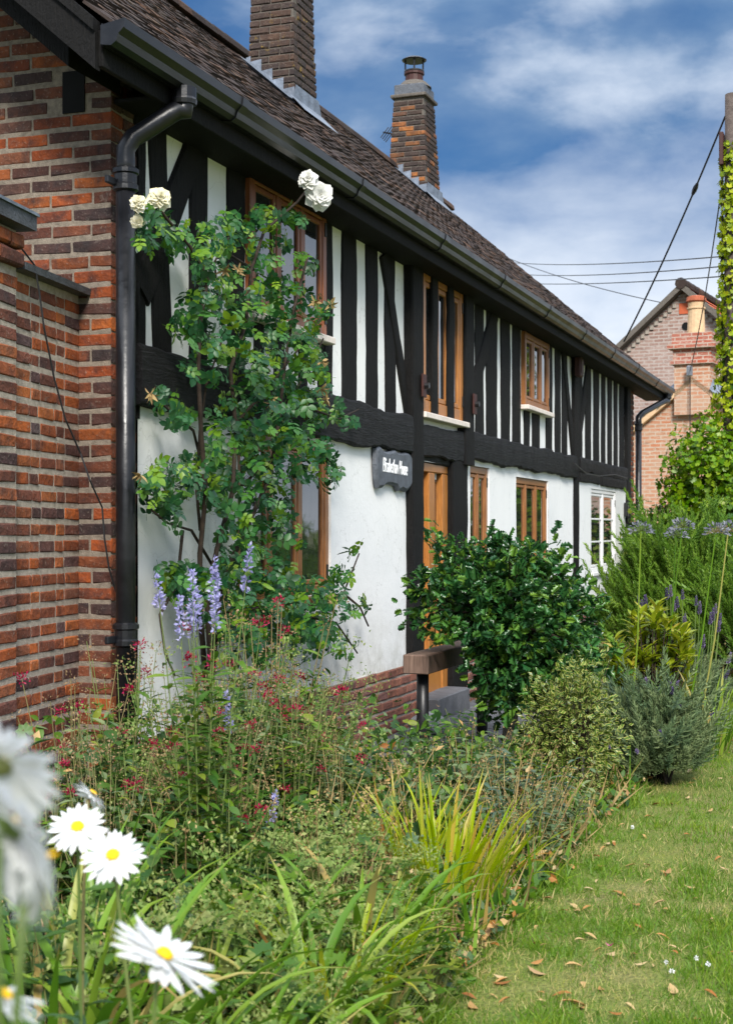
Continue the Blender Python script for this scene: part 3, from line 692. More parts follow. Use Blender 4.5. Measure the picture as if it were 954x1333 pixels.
def build_door():
    u0, u1, z0, z1 = DR; d = empty('front_door', W(u0, LF, z0), house); l = LF + .02
    us = U(562)
    mb = MB(); mb.bbox(u0, u1, l, l + .11, z1 - .08, z1, .008); mb.bbox(u0, u0 + .06, l, l + .11, z0, z1 - .081, .008)
    mb.bbox(U(558.5), U(566), l, l + .11, z0, z1 - .081, .008); mb.bbox(U(576), u1, l, l + .11, z0, z1 - .081, .008)
    mb.bbox(U(566), U(576), l + .01, l + .1, z0, z0 + .25, .006)
    mb.build('door_frame', 'wood_door', d)
    a, b = u0 + .062, U(558.5) - .002; lf = l + .045
    leaf = MB().bbox(a, b, lf + .012, lf + .05, z0 + .01, z1 - .083, .003).build('door_leaf', 'wood_door', d)
    n = 3
    for k in range(n):
        MB().bbox(a + .10 + (b - a - .2) * k / n + .003, a + .10 + (b - a - .2) * (k + 1) / n - .003, lf + .003, lf + .013, z0 + .18, z1 - .23, .004).build('board', 'wood_door', leaf)
    mb = MB(); mb.bbox(a, a + .1, lf, lf + .013, z0 + .01, z1 - .084, .004); mb.bbox(b - .1, b, lf, lf + .013, z0 + .01, z1 - .084, .004)
    mb.bbox(a + .1, b - .1, lf + .001, lf + .013, z1 - .225, z1 - .084, .004); mb.bbox(a + .1, b - .1, lf + .001, lf + .013, z0 + .01, z0 + .175, .004)
    mb.build('door_rail', 'wood_door', leaf)
    MB().box(U(566) - .005, U(576) + .005, l + .055, l + .061, z0 + .24, z1 - .08).build('pane', 'glass', d)
    # number plate
    pu = (U(568.3), U(575.2)); pz = (Z(572, 627), Z(572, 610))
    pl = MB().bbox(pu[0], pu[1], l + .043, l + .054, pz[0], pz[1], .003).build('number_plate', 'iron', d)
    front_text('number', '60', (pu[0] + pu[1]) / 2, (pz[0] + pz[1]) / 2, l + .041, .115, 'lettering', pl, sx=.85)
    # swan shaped black handle and letter plate
    hu, hz = U(546), Z(546, 700)
    pts = [(-.09, .045), (-.05, .055), (-.01, .03), (-.02, -.02), (-.06, -.045), (-.01, -.075), (.06, -.05), (.08, .0), (.07, .06), (.10, .085), (.14, .07), (.155, .03)]
    MB().tube([W(hu + x * 1.3, lf - .03, hz + y) for x, y in pts], [.009, .012, .013, .014, .015, .017, .017, .015, .013, .013, .011, .005], 8).build('handle', 'iron', d, smooth=True)
    MB().bbox(a + .12, b - .12, lf - .008, lf + .004, Z(545, 781), Z(545, 772), .003).build('letter_plate', 'iron', d)
build_door()
MB().bbox(DR[0] + .0, DR[1] - .02, WALL - .20, WALL + .1, .0, .235, .012, .004).build('doorstep', 'paving', house)

# ---- brickwork
def brick_meshes(kind, mat, L_, H_, D_, n=4, seed=5):
    r = random.Random(seed); out = []
    for k in range(n):
        mb = MB(); mb.bbox(-L_ / 2, L_ / 2, -D_ / 2, D_ / 2, -H_ / 2, H_ / 2, .010, .0036, rs=r); me = mb.mesh('brick', mat); bm_fix(me); out.append(me)
    return out
def brick_obj(me, parent, p, rotz, s=(1, 1, 1)):
    o = bpy.data.objects.new('brick', me); COL.objects.link(o); o.parent = parent; o.location = Vector(p) - world_loc(parent); o.rotation_euler = (rs.uniform(-.012, .012), 0, rotz); o.scale = s; return o
BH, CH = .0645, .0755
def lay(parent, origin, du, length, z0, z1, mat, rotz, objs=True, clip=None, joined=None, seed=1, bl=.215, hd=.1025, start=0, sizes=None, flemish=False, depth=.1, bh=None, gap=.011):
    """bricks over a wall face: origin point at one end, du = unit vector along it"""
    r = random.Random(seed); ms = brick_meshes('s', mat, 1, BH, depth, 5, seed); z = z0; row = 0; mj = joined
    while z + BH < z1:
        x = 0.0; k = row
        if row % 2: x = -hd - .005
        while x < length:
            ln = bl if ((not flemish) or k % 2 == 0) else hd
            ln *= r.uniform(.93, 1.05)
            a, b = max(x, 0), min(x + ln, length)
            if b - a > .03 and (clip is None or clip((a + b) / 2, z + BH / 2, a, b)):
                c = Vector(origin) + Vector(du) * ((a + b) / 2) + Vector((0, 0, z + BH / 2)); pro = r.uniform(-.004, .004)
                nrm = Vector((math.sin(rotz + 0), 0, 0))
                hs = r.uniform(.94, 1.06) * (bh or BH) / BH
                if objs:
                    o = brick_obj(r.choice(ms), parent, c, rotz, (1, (b - a), hs))
                else:
                    me = r.choice(ms); R = Matrix.Rotation(rotz, 3, 'Z'); vs = [R @ Vector((v.co.x, v.co.y * (b - a), v.co.z * hs)) + c for v in me.vertices]
                    mj.add(vs, [tuple(p.vertices) for p in me.polygons], r.random())
            x += ln + gap; k += 1
        z += CH; row += 1
# brick mesh: length along Y (u), depth along X. rotz = 90deg turns length along X.
EV_L, EV_Z, PITCH = 3.17, 3.76, .865          # eaves line and roof pitch
RL = 6.74; RZ = EV_Z + (RL - EV_L) * PITCH
def roof_z(l): return EV_Z + (min(l, 2 * RL - l) - EV_L) * PITCH
gable = MB()
prof = [(3.462, 0), (3.462, 3.74), (RL, RZ - .35), (2 * RL - 3.47, 3.74), (2 * RL - 3.47, 0)]
gable.prism(prof, U0 + .004, U0 + .25)
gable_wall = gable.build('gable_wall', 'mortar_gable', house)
GL = 3.455
def gclip(c, z, a, b):
    l = GL + c
    if z > roof_z(GL + b) - .30: return False
    if z < 2.55 and a > .36: return False
    if abs(z - Z(92, 85)) < .09 and abs(l - 3.66) < .07: return False
    return l < 4.42
lay(gable_wall, W(U0 + .055, GL, 0), (-1, 0, 0), 1.05, .01, 4.3, 'brick', math.radians(90), clip=gclip, seed=21, hd=.10, flemish=False, depth=.11)
# socket left in the gable where a purlin came through
MB().box(U0 - .004, U0 + .006, 3.60, 3.72, Z(92, 85) - .10, Z(92, 85) + .10).build('purlin_socket', 'dark_inside', gable_wall)
# return of the brick corner
mj = MB(); lay(gable_wall, W(U0 + .115, GL + .05, 0), (0, 1, 0), .13, .01, 3.7, 'brick', 0, objs=False, joined=mj, seed=4)
mj.build('corner_bricks', 'brick', gable_wall, kind='stuff')
# brick plinth under the render
plinth = MB().box(U0 + .27, U(539.5), WALL - .026, WALL + .1, 0, .518).build('plinth', 'mortar_plinth', house)
uv = 8.6
lay(plinth, W(uv, WALL + .016, 0), (0, 1, 0), U(539.5) - uv, .0, .53, 'brick_plinth', 0, seed=8)
mj = MB(); lay(plinth, W(U0 + .27, WALL + .016, 0), (0, 1, 0), uv - U0 - .27, .0, .53, 'brick_plinth', 0, objs=False, joined=mj, seed=9)
mj.build('hidden_bricks', 'brick_plinth', plinth, kind='stuff')
pl2 = MB().box(U(602), UE - .02, WALL - .026, WALL + .1, 0, .518).build('plinth', 'mortar_plinth', house)
mj = MB(); lay(pl2, W(U(602), WALL + .016, 0), (0, 1, 0), UE - U(602) - .03, .0, .53, 'brick_plinth', 0, objs=False, joined=mj, seed=10); mj.build('far_bricks', 'brick_plinth', pl2, kind='stuff')
# far end wall of brick, standing a little proud of the timber front
fe = MB().box(UE + .02, UE + .50, WALL + .0, 2 * RL - 3.5, 0, 3.7).build('end_wall', 'mortar_dark', house)
mj = MB(); lay(fe, W(UE + .015, WALL + .045, 0), (0, 1, 0), .5, .0, 3.72, 'brick', 0, objs=False, joined=mj, seed=13, flemish=True); mj.build('end_bricks', 'brick', fe, kind='stuff')

# ---- roof
RU0, RU1 = 5.60, 23.1
roof = MB(); t = .05
roof.prism([(EV_L, EV_Z - t), (RL, RZ - t), (2 * RL - EV_L, EV_Z - t), (2 * RL - EV_L, EV_Z - t - .06), (RL, RZ - t - .07), (EV_L + .01, EV_Z - t - .06)], RU0 + .03, RU1 - .03)
roof = roof.build('roof', 'timber', house)
def roof_tiles():
    r = np.random.RandomState(4); g = .10; sl = math.hypot(1, PITCH); n = int((RL - EV_L) * sl / g); tw = .166
    tv = tmpl([(-.0805, 0, 0), (.0805, 0, 0), (.0805, .2, 0), (-.0805, .2, 0), (-.0805, 0, -.014), (.0805, 0, -.014), (.0805, .2, -.014), (-.0805, .2, -.014), (0, 0, .004), (0, .2, .004)],
              [(0, 8, 9, 3), (8, 1, 2, 9), (4, 5, 1, 8, 0), (0, 3, 7, 4), (1, 5, 6, 2)])
    pos, yd, nr = [], [], []; up = np.array([-1 / sl, 0, PITCH / sl]); nn = np.array([PITCH / sl, 0, 1 / sl])
    for i in range(n):
        s = -.03 + i * g; m = int((RU1 - RU0) / tw)
        for k in range(m):
            u = RU0 + (k + .5 * (i % 2) + .5) * tw
            if u > RU1 - .05: continue
            sag = .02 * math.sin(u * .8) * (i / n) + .018 * noise.noise(Vector((u * .7, i * .12, 3)))
            p = np.array([-EV_L, u, EV_Z]) + up * s + nn * (.012 + r.uniform(-.003, .006) + sag)
            pos.append(p); yd.append(up + nn * (-.075 + r.uniform(-.02, .02)) + np.array([0, r.uniform(-.02, .02), 0])); nr.append(nn + np.array([0, r.uniform(-.03, .03), 0]))
    me = scatter_mesh('roof_tiles', tv, pos, yd, nr, 1.0, r.rand(len(pos)), 'roof_tile', world_loc(roof)); me.polygons.foreach_set('use_smooth', np.zeros(len(me.polygons), bool))
    link_mesh('roof_tiles', me, roof, world_loc(roof), 'stuff')
    # back slope, out of sight: one slab
    MB().prism([(RL, RZ - .02), (2 * RL - EV_L, EV_Z - .02), (2 * RL - EV_L, EV_Z - .045), (RL, RZ - .045)], RU0, RU1).build('back_slope', 'roof_tile', roof)
    u = RU0; mb = MB()
    while u < RU1 - .1:
        prof = [(RL + .13 * math.cos(a), RZ - .05 + .13 * math.sin(a) + .018 * noise.noise(Vector((u * .7, 4.6, 3)))) for a in [math.pi * k / 6 for k in range(7)]] + [(RL - .11, RZ - .06), (RL + .11, RZ - .06)]
        mb.prism(prof, u, min(u + .292, RU1), rs.random()); u += .30
    mb.build('ridge_tiles', 'roof_tile', roof, kind='stuff')
roof_tiles()
# bargeboard and verge soffit at the near gable, fascia and soffit along the eaves
def slope_board(name, u0, u1, off0, off1, l0, l1, mat='timber'):
    mb = MB(); vs = []
    for u in (u0, u1):
        for l, o in ((l0, off0), (l1, off0), (l1, off1), (l0, off1)): vs.append((-l, u, roof_z(l) + o))
    mb.add(vs, [(0, 1, 2, 3), (4, 7, 6, 5), (0, 4, 5, 1), (1, 5, 6, 2), (2, 6, 7, 3), (3, 7, 4, 0)]); return mb.build(name, mat, house)
slope_board('bargeboard', RU0 - .03, RU0 + .012, -.035, -.25, EV_L + .05, RL + .02)
slope_board('bargeboard_moulding', RU0 - .05, RU0 - .028, -.03, -.085, EV_L + .05, RL + .02)
slope_board('verge_soffit', RU0 + .012, U0 + .05, -.17, -.20, EV_L + .10, RL + .02)
slope_board('verge_ladder', RU0 + .10, U0 + .04, -.205, -.36, EV_L + .26, RL + .02)
MB().bbox(RU0 + .0, RU1, EV_L + .03, EV_L + .06, EV_Z - .19, EV_Z - .03, .004).build('fascia', 'timber', house)
MB().bbox(U0 + .02, RU1, EV_L + .062, WALL + .05, EV_Z - .175, EV_Z - .155, .003).build('soffit', 'timber', house)
# gutter
def build_gutter():
    zt = EV_Z + .0; b = EV_L + .025
    outer = [(b, zt - .01), (b, zt - .105), (b - .05, zt - .112), (b - .075, zt - .095), (b - .085, zt - .065), (b - .112, zt - .04), (b - .118, zt), (b - .112, zt + .004)]
    inner = [(b - .108, zt - .004), (b - .104, zt - .036), (b - .079, zt - .06), (b - .069, zt - .088), (b - .048, zt - .103), (b - .006, zt - .098), (b - .006, zt - .01)]
    g = MB().prism(outer + inner, RU0 - .02, RU1 + .05).build('gutter', 'gutter', house)
    u = RU0 + 1.2
    while u < RU1:
        o2 = [(l + (-.006 if l < b - .03 else .001), z - (.005 if z < zt - .05 else 0)) for l, z in outer]
        MB().prism(o2 + [(b - .05, zt - .06)], u, u + .07).build('bracket', 'gutter', g); u += 1.83
    for u in (RU0 - .03, RU1 + .05): MB().prism([(b - .001, zt - .02), (b - .001, zt - .104)] + [(l - .003, z) for l, z in outer[2:7]], u, u + .012).build('end_cap', 'gutter', g)
build_gutter()
def downpipe(name, upipe, lpipe, uout, z_bot, z_neck, r=.046):
    zo = EV_Z - .11; lo = EV_L - .03
    dp = empty(name, W(upipe, lpipe, z_bot), house)
    a = W(uout, lo, zo); pts = [a, a - Vector((0, 0, .06)), a - Vector((0, 0, .10))]
    e = W(upipe, lpipe, z_neck); p0 = pts[-1]
    mid = [p0.lerp(e + Vector((0, 0, .12)), q) for q in (.12, .3, .5, .7, .88)]
    for i, q in enumerate(mid): q.z += (.02, .012, 0, -.012, -.02)[i]
    pts += mid + [e + Vector((0, 0, .06)), e, W(upipe, lpipe, z_neck - .1)]
    MB().tube(pts, r, 12).build('swan_neck', 'gutter', dp, smooth=True)
    MB().lathe(W(upipe, lpipe, z_bot), [(r, 0), (r, z_neck - z_bot - .05)], 14).build('pipe', 'gutter', dp, smooth=True)
    for z in (z_neck - .12, (z_neck + z_bot) * .5 - .62 if z_bot < .5 else 1.5):
        MB().lathe(W(upipe, lpipe, z), [(r + .001, -.02), (r + .014, -.012), (r + .014, .01), (r + .007, .018), (r + .008, .06), (r + .017, .066), (r + .017, .085), (r + .001, .095)], 14).build('collar', 'gutter', dp, smooth=False)
        mb = MB(); mb.bbox(upipe - .13, upipe + .13, lpipe + .02, lpipe + .04, z + .0, z + .035, .004); mb.build('bracket', 'gutter', dp)
    MB().lathe(a - Vector((0, 0, .02)), [(r + .012, -.05), (r + .016, -.03), (r + .012, -.02), (r + .012, .03)], 14).build('outlet', 'gutter', dp)
downpipe('downpipe', U(163.5, 3.36), 3.36, U(240, 3.14), .0, Z(163, 210, 3.36))
downpipe('downpipe', U(831, 3.40), 3.40, U(869, 3.14), .0, Z(831, 548, 3.40))
# ---- chimneys
def chimney(name, lf, u0, w, dpt, ztop, taper, objs, mat, label, cap=False, seed=3):
    zb = roof_z(lf) - .15; c = Vector((-(lf + w / 2), u0 + dpt / 2, 0)); H = ztop - zb
    ch = empty(name, W(u0, lf, zb), house); ch['label'] = label
    vs = []
    for z, s in ((zb, 1), (ztop, 1 - taper)):
        for sx, sy in ((-1, -1), (1, -1), (1, 1), (-1, 1)): vs.append((c.x + sx * (w / 2 - .008) * s, c.y + sy * (dpt / 2 - .008) * s, z))
    MB().add(vs, [(0, 1, 5, 4), (1, 2, 6, 5), (2, 3, 7, 6), (3, 0, 4, 7), (4, 5, 6, 7)]).build('stack', 'mortar_dark', ch)
    r = random.Random(seed); mj = MB(); z = zb; row = 0
    ms = brick_meshes('s', mat, 1, BH, .1, 5, seed)
    while z < ztop - .06:
        s = 1 - taper * (z - zb) / H; hw, hd = w / 2 * s, dpt / 2 * s
        faces = [(Vector((c.x - hw, c.y - hd + .045, 0)), Vector((1, 0, 0)), 2 * hw, math.radians(90), True), (Vector((c.x + hw - .045, c.y - hd + .1, 0)), Vector((0, 1, 0)), 2 * hd - .1, 0, True),
                 (Vector((c.x - hw + .045, c.y - hd + .1, 0)), Vector((0, 1, 0)), 2 * hd - .1, 0, False), (Vector((c.x - hw + .1, c.y + hd - .045, 0)), Vector((1, 0, 0)), 2 * hw - .2, math.radians(90), False)]
        for o, d, ln, rz, front in faces:
            x = -.11 * (row % 2)
            while x < ln:
                a, b = max(x, 0), min(x + .215, ln)
                if b - a > .03:
                    p = o + d * ((a + b) / 2) + Vector((0, 0, z + BH / 2)); q = r.uniform(-.003, .003)
                    if objs and front and z < ztop - objs: brick_obj(r.choice(ms), ch, p, rz, (1, b - a, 1))
                    else:
                        R = Matrix.Rotation(rz, 3, 'Z'); me = r.choice(ms)
                        mj.add([R @ Vector((v.co.x, v.co.y * (b - a), v.co.z)) + p for v in me.vertices], [tuple(f.vertices) for f in me.polygons], r.random())
                x += .226
        z += CH; row += 1
    mj.build('chimney_bricks', mat, ch, kind='stuff')
    # stepped lead flashing on the face towards the viewer, apron below
    mb = MB(); k = 0; l = lf
    while l < lf + w - .02:
        l1 = min(l + .12, lf + w); z0 = roof_z(l); z1 = roof_z(l1)
        mb.add([(-l, u0 - .012, z0 + .0), (-l1, u0 - .012, z1 + .0), (-l1, u0 - .012, z1 + .06), (-l, u0 - .012, z1 + .075)], [(0, 1, 2, 3)])
        mb.add([(-l, u0 - .012, z0 + .045), (-l1, u0 - .012, z1 + .045), (-l1, u0 - .16, z1 + .035), (-l, u0 - .16, z0 + .035)], [(0, 1, 2, 3)]); l += .12
    mb.add([(-lf + .012, u0 - .1, roof_z(lf) + .02), (-lf + .012, u0 + dpt + .1, roof_z(lf) + .02), (-lf + .012, u0 + dpt, roof_z(lf) + .2), (-lf + .012, u0, roof_z(lf) + .2)], [(0, 1, 2, 3)])
    mb.add([(-lf + .012, u0 - .16, roof_z(lf) + .06), (-lf + .012, u0 + dpt + .12, roof_z(lf) + .06), (-lf + .18, u0 + dpt + .14, roof_z(lf - .17) + .03), (-lf + .18, u0 - .18, roof_z(lf - .17) + .03)], [(0, 1, 2, 3)])
    mb.build('flashing', 'lead', ch)
    return ch, c
ch1, c1 = chimney('chimney', 5.54, U(384, 5.54), .53, .62, 8.75, .30, .9, 'brick_chimney_lichen', 'tall tapering brick chimney with yellow lichen near the eaves end', seed=6)
mb = MB(); mb.box(c1.y - .3, c1.y + .3, -c1.x - .27, -c1.x + .27, 8.73, 8.85); mb.build('chimney_cap', 'mortar_dark', ch1)
ch2, c2 = chimney('chimney', 6.18, U(556, 6.18), .62, .72, 7.85, .27, .12, 'brick_chimney', 'brick chimney with metal cowl near the far end of the roof', seed=9)
def chim2_top():
    z = 7.84; cx, cy = c2.x, c2.y
    mb = MB(); mb.bbox(cy - .31, cy + .31, -cx - .27, -cx + .27, z, z + .05, .01, .004); mb.build('corbel', 'mortar_dark', ch2)
    mb = MB(); mb.bbox(cy - .26, cy + .26, -cx - .225, -cx + .225, z + .05, z + .20, .01); mb.build('collar_band', 'slate', ch2)
    mb = MB(); mb.lathe((cx, cy, z + .2), [(.26, 0), (.24, .02), (.17, .09), (.14, .10)], 12); mb.build('flaunching', 'mortar_dark', ch2)
    mb = MB(); mb.lathe((cx, cy, z + .29), [(.135, 0), (.13, .10), (.15, .11), (.15, .14), (.13, .15)], 14); mb.build('pot', 'box_red', ch2, smooth=False)
    cw = MB(); cw.lathe((cx, cy, z + .43), [(.145, 0), (.15, .02), (.145, .03)], 14); cw.lathe((cx, cy, z + .60), [(.17, 0), (.185, .015), (.12, .05), (.02, .06)], 14); cowl = cw.build('cowl', 'iron', ch2)
    for k in range(4):
        a = k * math.pi / 2 + .3; MB().tube([(cx + .13 * math.cos(a), cy + .13 * math.sin(a), z + .45), (cx + .13 * math.cos(a), cy + .13 * math.sin(a), z + .61)], .014, 6).build('cowl_leg', 'iron', cowl)
chim2_top()
# television aerial behind the ridge
a = W(U(499, 6.95), 6.95, Z(499, 171, 6.95)); mb = MB()
base = W(U(515, 6.9), 6.9, Z(515, 200, 6.9))
mb.tube([a, base + Vector((0, 0, .3))], .012, 5); mb.tube([base, base + Vector((0, 0, .45))], .016, 5)
ax = (a - base - Vector((0, 0, .3))).normalized(); side = Vector((0.5, .3, .8)).normalized()
for k in range(4):
    p = a - ax * (.04 + .085 * k); mb.tube([p - side * (.10 + .02 * k), p + side * (.10 + .02 * k)], .007, 4)
tag(mb.build('television_aerial', 'iron', None, base), 'thin dark television aerial beside the far chimney', 'aerial')

# ---- things fixed to the front
def build_sign():
    u0, u1 = U(479.5), U(527); zc = Z(503, 610); l = LF - .012
    s = empty('name_sign', W((u0 + u1) / 2, l, zc)); tag(s, 'rough grey slate name sign reading Elizabethan House on white wall', 'sign')
    w = u1 - u0; top = [(0, .135), (.06, .155), (.12, .15), (.17, .125), (.30, .12), (.42, .135), (.50, .15), (.58, .13), (.70, .128), (.82, .14), (.92, .135), (1, .11)]
    bot = [(1.0, -.10), (.94, -.135), (.84, -.165), (.72, -.15), (.62, -.165), (.55, -.125), (.40, -.118), (.26, -.12), (.16, -.15), (.05, -.155), (.01, -.09), (-.012, .02)]
    pts = [(u0 + a * w, zc + b) for a, b in top + bot]; n = len(pts); cu = sum(p[0] for p in pts) / n; mb = MB()
    vs = [(-l, u, z) for u, z in pts] + [(-l + .024, cu + (u - cu) * .99, zc + (z - zc) * .97) for u, z in pts] + [(-l + .036, cu + (u - cu) * .95, zc + (z - zc) * .84) for u, z in pts]
    fs = [tuple(range(2 * n, 3 * n))] + [tuple(range(n))[::-1]] + [(r_ * n + k, r_ * n + (k + 1) % n, (r_ + 1) * n + (k + 1) % n, (r_ + 1) * n + k) for r_ in (0, 1) for k in range(n)]
    mb.add(vs, fs); mb.build('slate_board', 'slate', s)
    front_text('lettering', 'Elizabethan House', cu + .01, zc + .01, l - .0375, .15, 'lettering', s, shear=.3, sx=.52, rot=-.02)
build_sign()
def build_alarm():
    u, z = U(743.5), Z(743, 477)
    a = empty('alarm_box', W(u, WALL - .05, z - .12)); tag(a, 'small dark red alarm box high on the black timber front', 'alarm box')
    MB().bbox(u - .09, u + .09, WALL - .13, WALL - .055, z - .12, z + .12, .015).build('case', 'box_red', a)
    MB().bbox(u - .06, u + .06, WALL - .138, WALL - .128, z - .08, z + .08, .004).build('cover', 'box_red', a)
build_alarm()
mb = MB(); u = U(810.5); z = Z(810, 663); mb.bbox(u - .05, u + .05, LF - .06, LF - .004, z - .10, z + .10, .01); tag(mb.build('wall_lamp', 'iron', None, W(u, LF, z - .1)), 'small black fitting on the white wall beside the white window', 'fitting')
# rose wires' eyes and a thin cable across the beam
r_ = [UZ(px, py, WALL - .11) for px, py in ((748, 603), (762, 615), (780, 619), (800, 617), (816, 622))]
mb = MB(); mb.tube([W(a, WALL - .11, b) for a, b in r_], .008, 5); tag(mb.build('front_cable', 'wire'), 'thin black cable sagging along the beam above the white window', 'cable')

# ================================================================ garden wall and gate pier
A = Vector((-3.63, U0)); Bq = Vector((-3.526, 5.385)); dw = (Bq - A); wl = dw.length; dw /= wl; nw = Vector((-dw.y, dw.x)); nw = nw if nw.x > 0 else -nw
WT = Z(103, 385, 3.63)
gw = empty('brick_garden_wall', (A.x, A.y, 0)); tag(gw, 'old mottled brick garden wall with dark sloping coping against the house', 'wall')
def strip(name, a, b, front, back, z0, z1, mat, parent):
    mb = MB(); vs = []
    for z in (z0, z1):
        for p, o in ((a, front), (b, front), (b, back), (a, back)): q = p + nw * o; vs.append((q.x, q.y, z))
    mb.add(vs, [(0, 1, 2, 3), (4, 7, 6, 5), (0, 4, 5, 1), (1, 5, 6, 2), (2, 6, 7, 3), (3, 7, 4, 0)]); return mb.build(name, mat, parent)
strip('mortar_core', A, Bq - dw * .01, -.004, -.23, 0, WT, 'mortar', gw)
ang = math.atan2(dw.x, -dw.y) * -1
rz_w = math.atan2(dw.y, dw.x) - math.pi / 2
o3 = A - nw * .05; lay(gw, (o3.x, o3.y, 0), (dw.x, dw.y, 0), wl, .01, WT - .005, 'brick_garden', rz_w, seed=31, bl=.165, hd=.085, flemish=True, bh=.061, gap=.013)
def coping():
    mb = MB(); vs = []
    a, b = A + dw * .005, Bq - dw * .02
    for p in (a, b):
        for o, z in ((.06, WT + .0), (.065, WT + .03), (-.10, WT + .10), (-.28, WT + .03), (-.28, WT)): q = p + nw * o; vs.append((q.x, q.y, z + .001 + (.02 if p is a else 0) * 0))
    mb.add(vs, [tuple(range(5)), tuple(range(5, 10))[::-1]] + [(k, (k + 1) % 5, 5 + (k + 1) % 5, 5 + k) for k in range(5)]); mb.build('coping', 'coping', gw)
coping()
# gate pier: a bit thicker and taller than the wall
pier = empty('brick_gate_pier', (Bq.x, Bq.y, 0)); tag(pier, 'tall brick gate pier with a projecting stone cap cut by the frame', 'pier')
E = Bq + dw * .45; PT = Z(10, 345, 3.5)
strip('mortar_core', Bq, E, .027, -.44, 0, PT + .16, 'mortar', pier)
o3 = Bq - nw * .018; lay(pier, (o3.x, o3.y, 0), (dw.x, dw.y, 0), .45, .01, PT, 'brick_garden', rz_w, seed=33, bl=.17, hd=.085, flemish=True, bh=.061, gap=.013)
o3 = Bq + nw * .015; lay(pier, (o3.x, o3.y, 0), (dw.x, dw.y, 0), .45, PT, PT + .16, 'brick_garden', rz_w, seed=35, hd=.1)
nwl = -nw; o3 = Bq + nw * .03 + dw * .045
strip('cap_stone', Bq - dw * .05, E, .10, -.5, PT + .165, PT + .225, 'coping', pier); strip('cap_flashing', Bq - dw * .06, E, .11, -.51, PT + .227, PT + .24, 'lead', pier)
# thin cable clipped down the wall to the pipe foot
cp = [(22, 322), (40, 345), (46, 380), (52, 425), (65, 490), (80, 545), (100, 590), (112, 625), (128, 660), (131, 700), (137, 740), (146, 770)]
mb = MB(); pts = []
for px, py in cp:
    l = 3.51 if px < 60 else (3.53 if px < 104 else 3.44)
    pts.append(FPT(px, py, l) + Vector((.02, 0, 0)))
mb.tube(pts, .0045, 5); tag(mb.build('wall_cable', 'wire'), 'thin black cable hanging loosely down the brick garden wall', 'cable')

# ================================================================ path, handrail, doorstop
def build_path():
    p = MB().box(8.3, 12.2, 2.45, WALL - .03, -.02, .012); p = p.build('path', 'mortar_dark'); tag(p, kind='structure')
    u = 8.32; k = 0
    while u < 12.0:
        for l0, l1 in ((2.47, 2.93), (2.94, 3.42)):
            MB().bbox(u + .005, u + .59, l0, l1 - .005, .0, .045 + rs.uniform(0, .008), .008, .003).build('paving_slab', 'paving', p)
        u += .6
build_path()
def build_rail():
    l, u = 2.79, 8.93; zt = .76
    h = empty('handrail', W(u, l, 0)); tag(h, 'brown squared timber handrail on a black post before the front door', 'handrail')
    rr = MB().bbox(u - .12, u + 1.75, l - .085, l + .085, zt - .12, zt, .006, .002).build('rail', 'wood_rail', h)
    for uu in (u + .03, u + 1.5): MB().lathe(W(uu, l, .02), [(.041, 0), (.04, .3), (.04, zt - .145)], 14).build('post', 'iron', h, smooth=True)
build_rail()
def rock(name, c, r3, mat, label, cat):
    bm = bmesh.new(); bmesh.ops.create_icosphere(bm, subdivisions=2, radius=1)
    for v in bm.verts:
        q = 1 + .25 * noise.noise(v.co * 1.7 + Vector((3, 1, 2))); v.co = Vector((v.co.x * r3[0] * q, v.co.y * r3[1] * q, v.co.z * r3[2] * q + r3[2] * .7))
    me = bpy.data.meshes.new(name); bm.to_mesh(me); bm.free(); me.materials.append(MATS[mat]); tag(link_mesh(name, me, None, c), label, cat)
rock('stone', W(10.35, 3.18, .04), (.13, .20, .10), 'stone', 'pale rounded stone beside the front doorstep', 'stone')
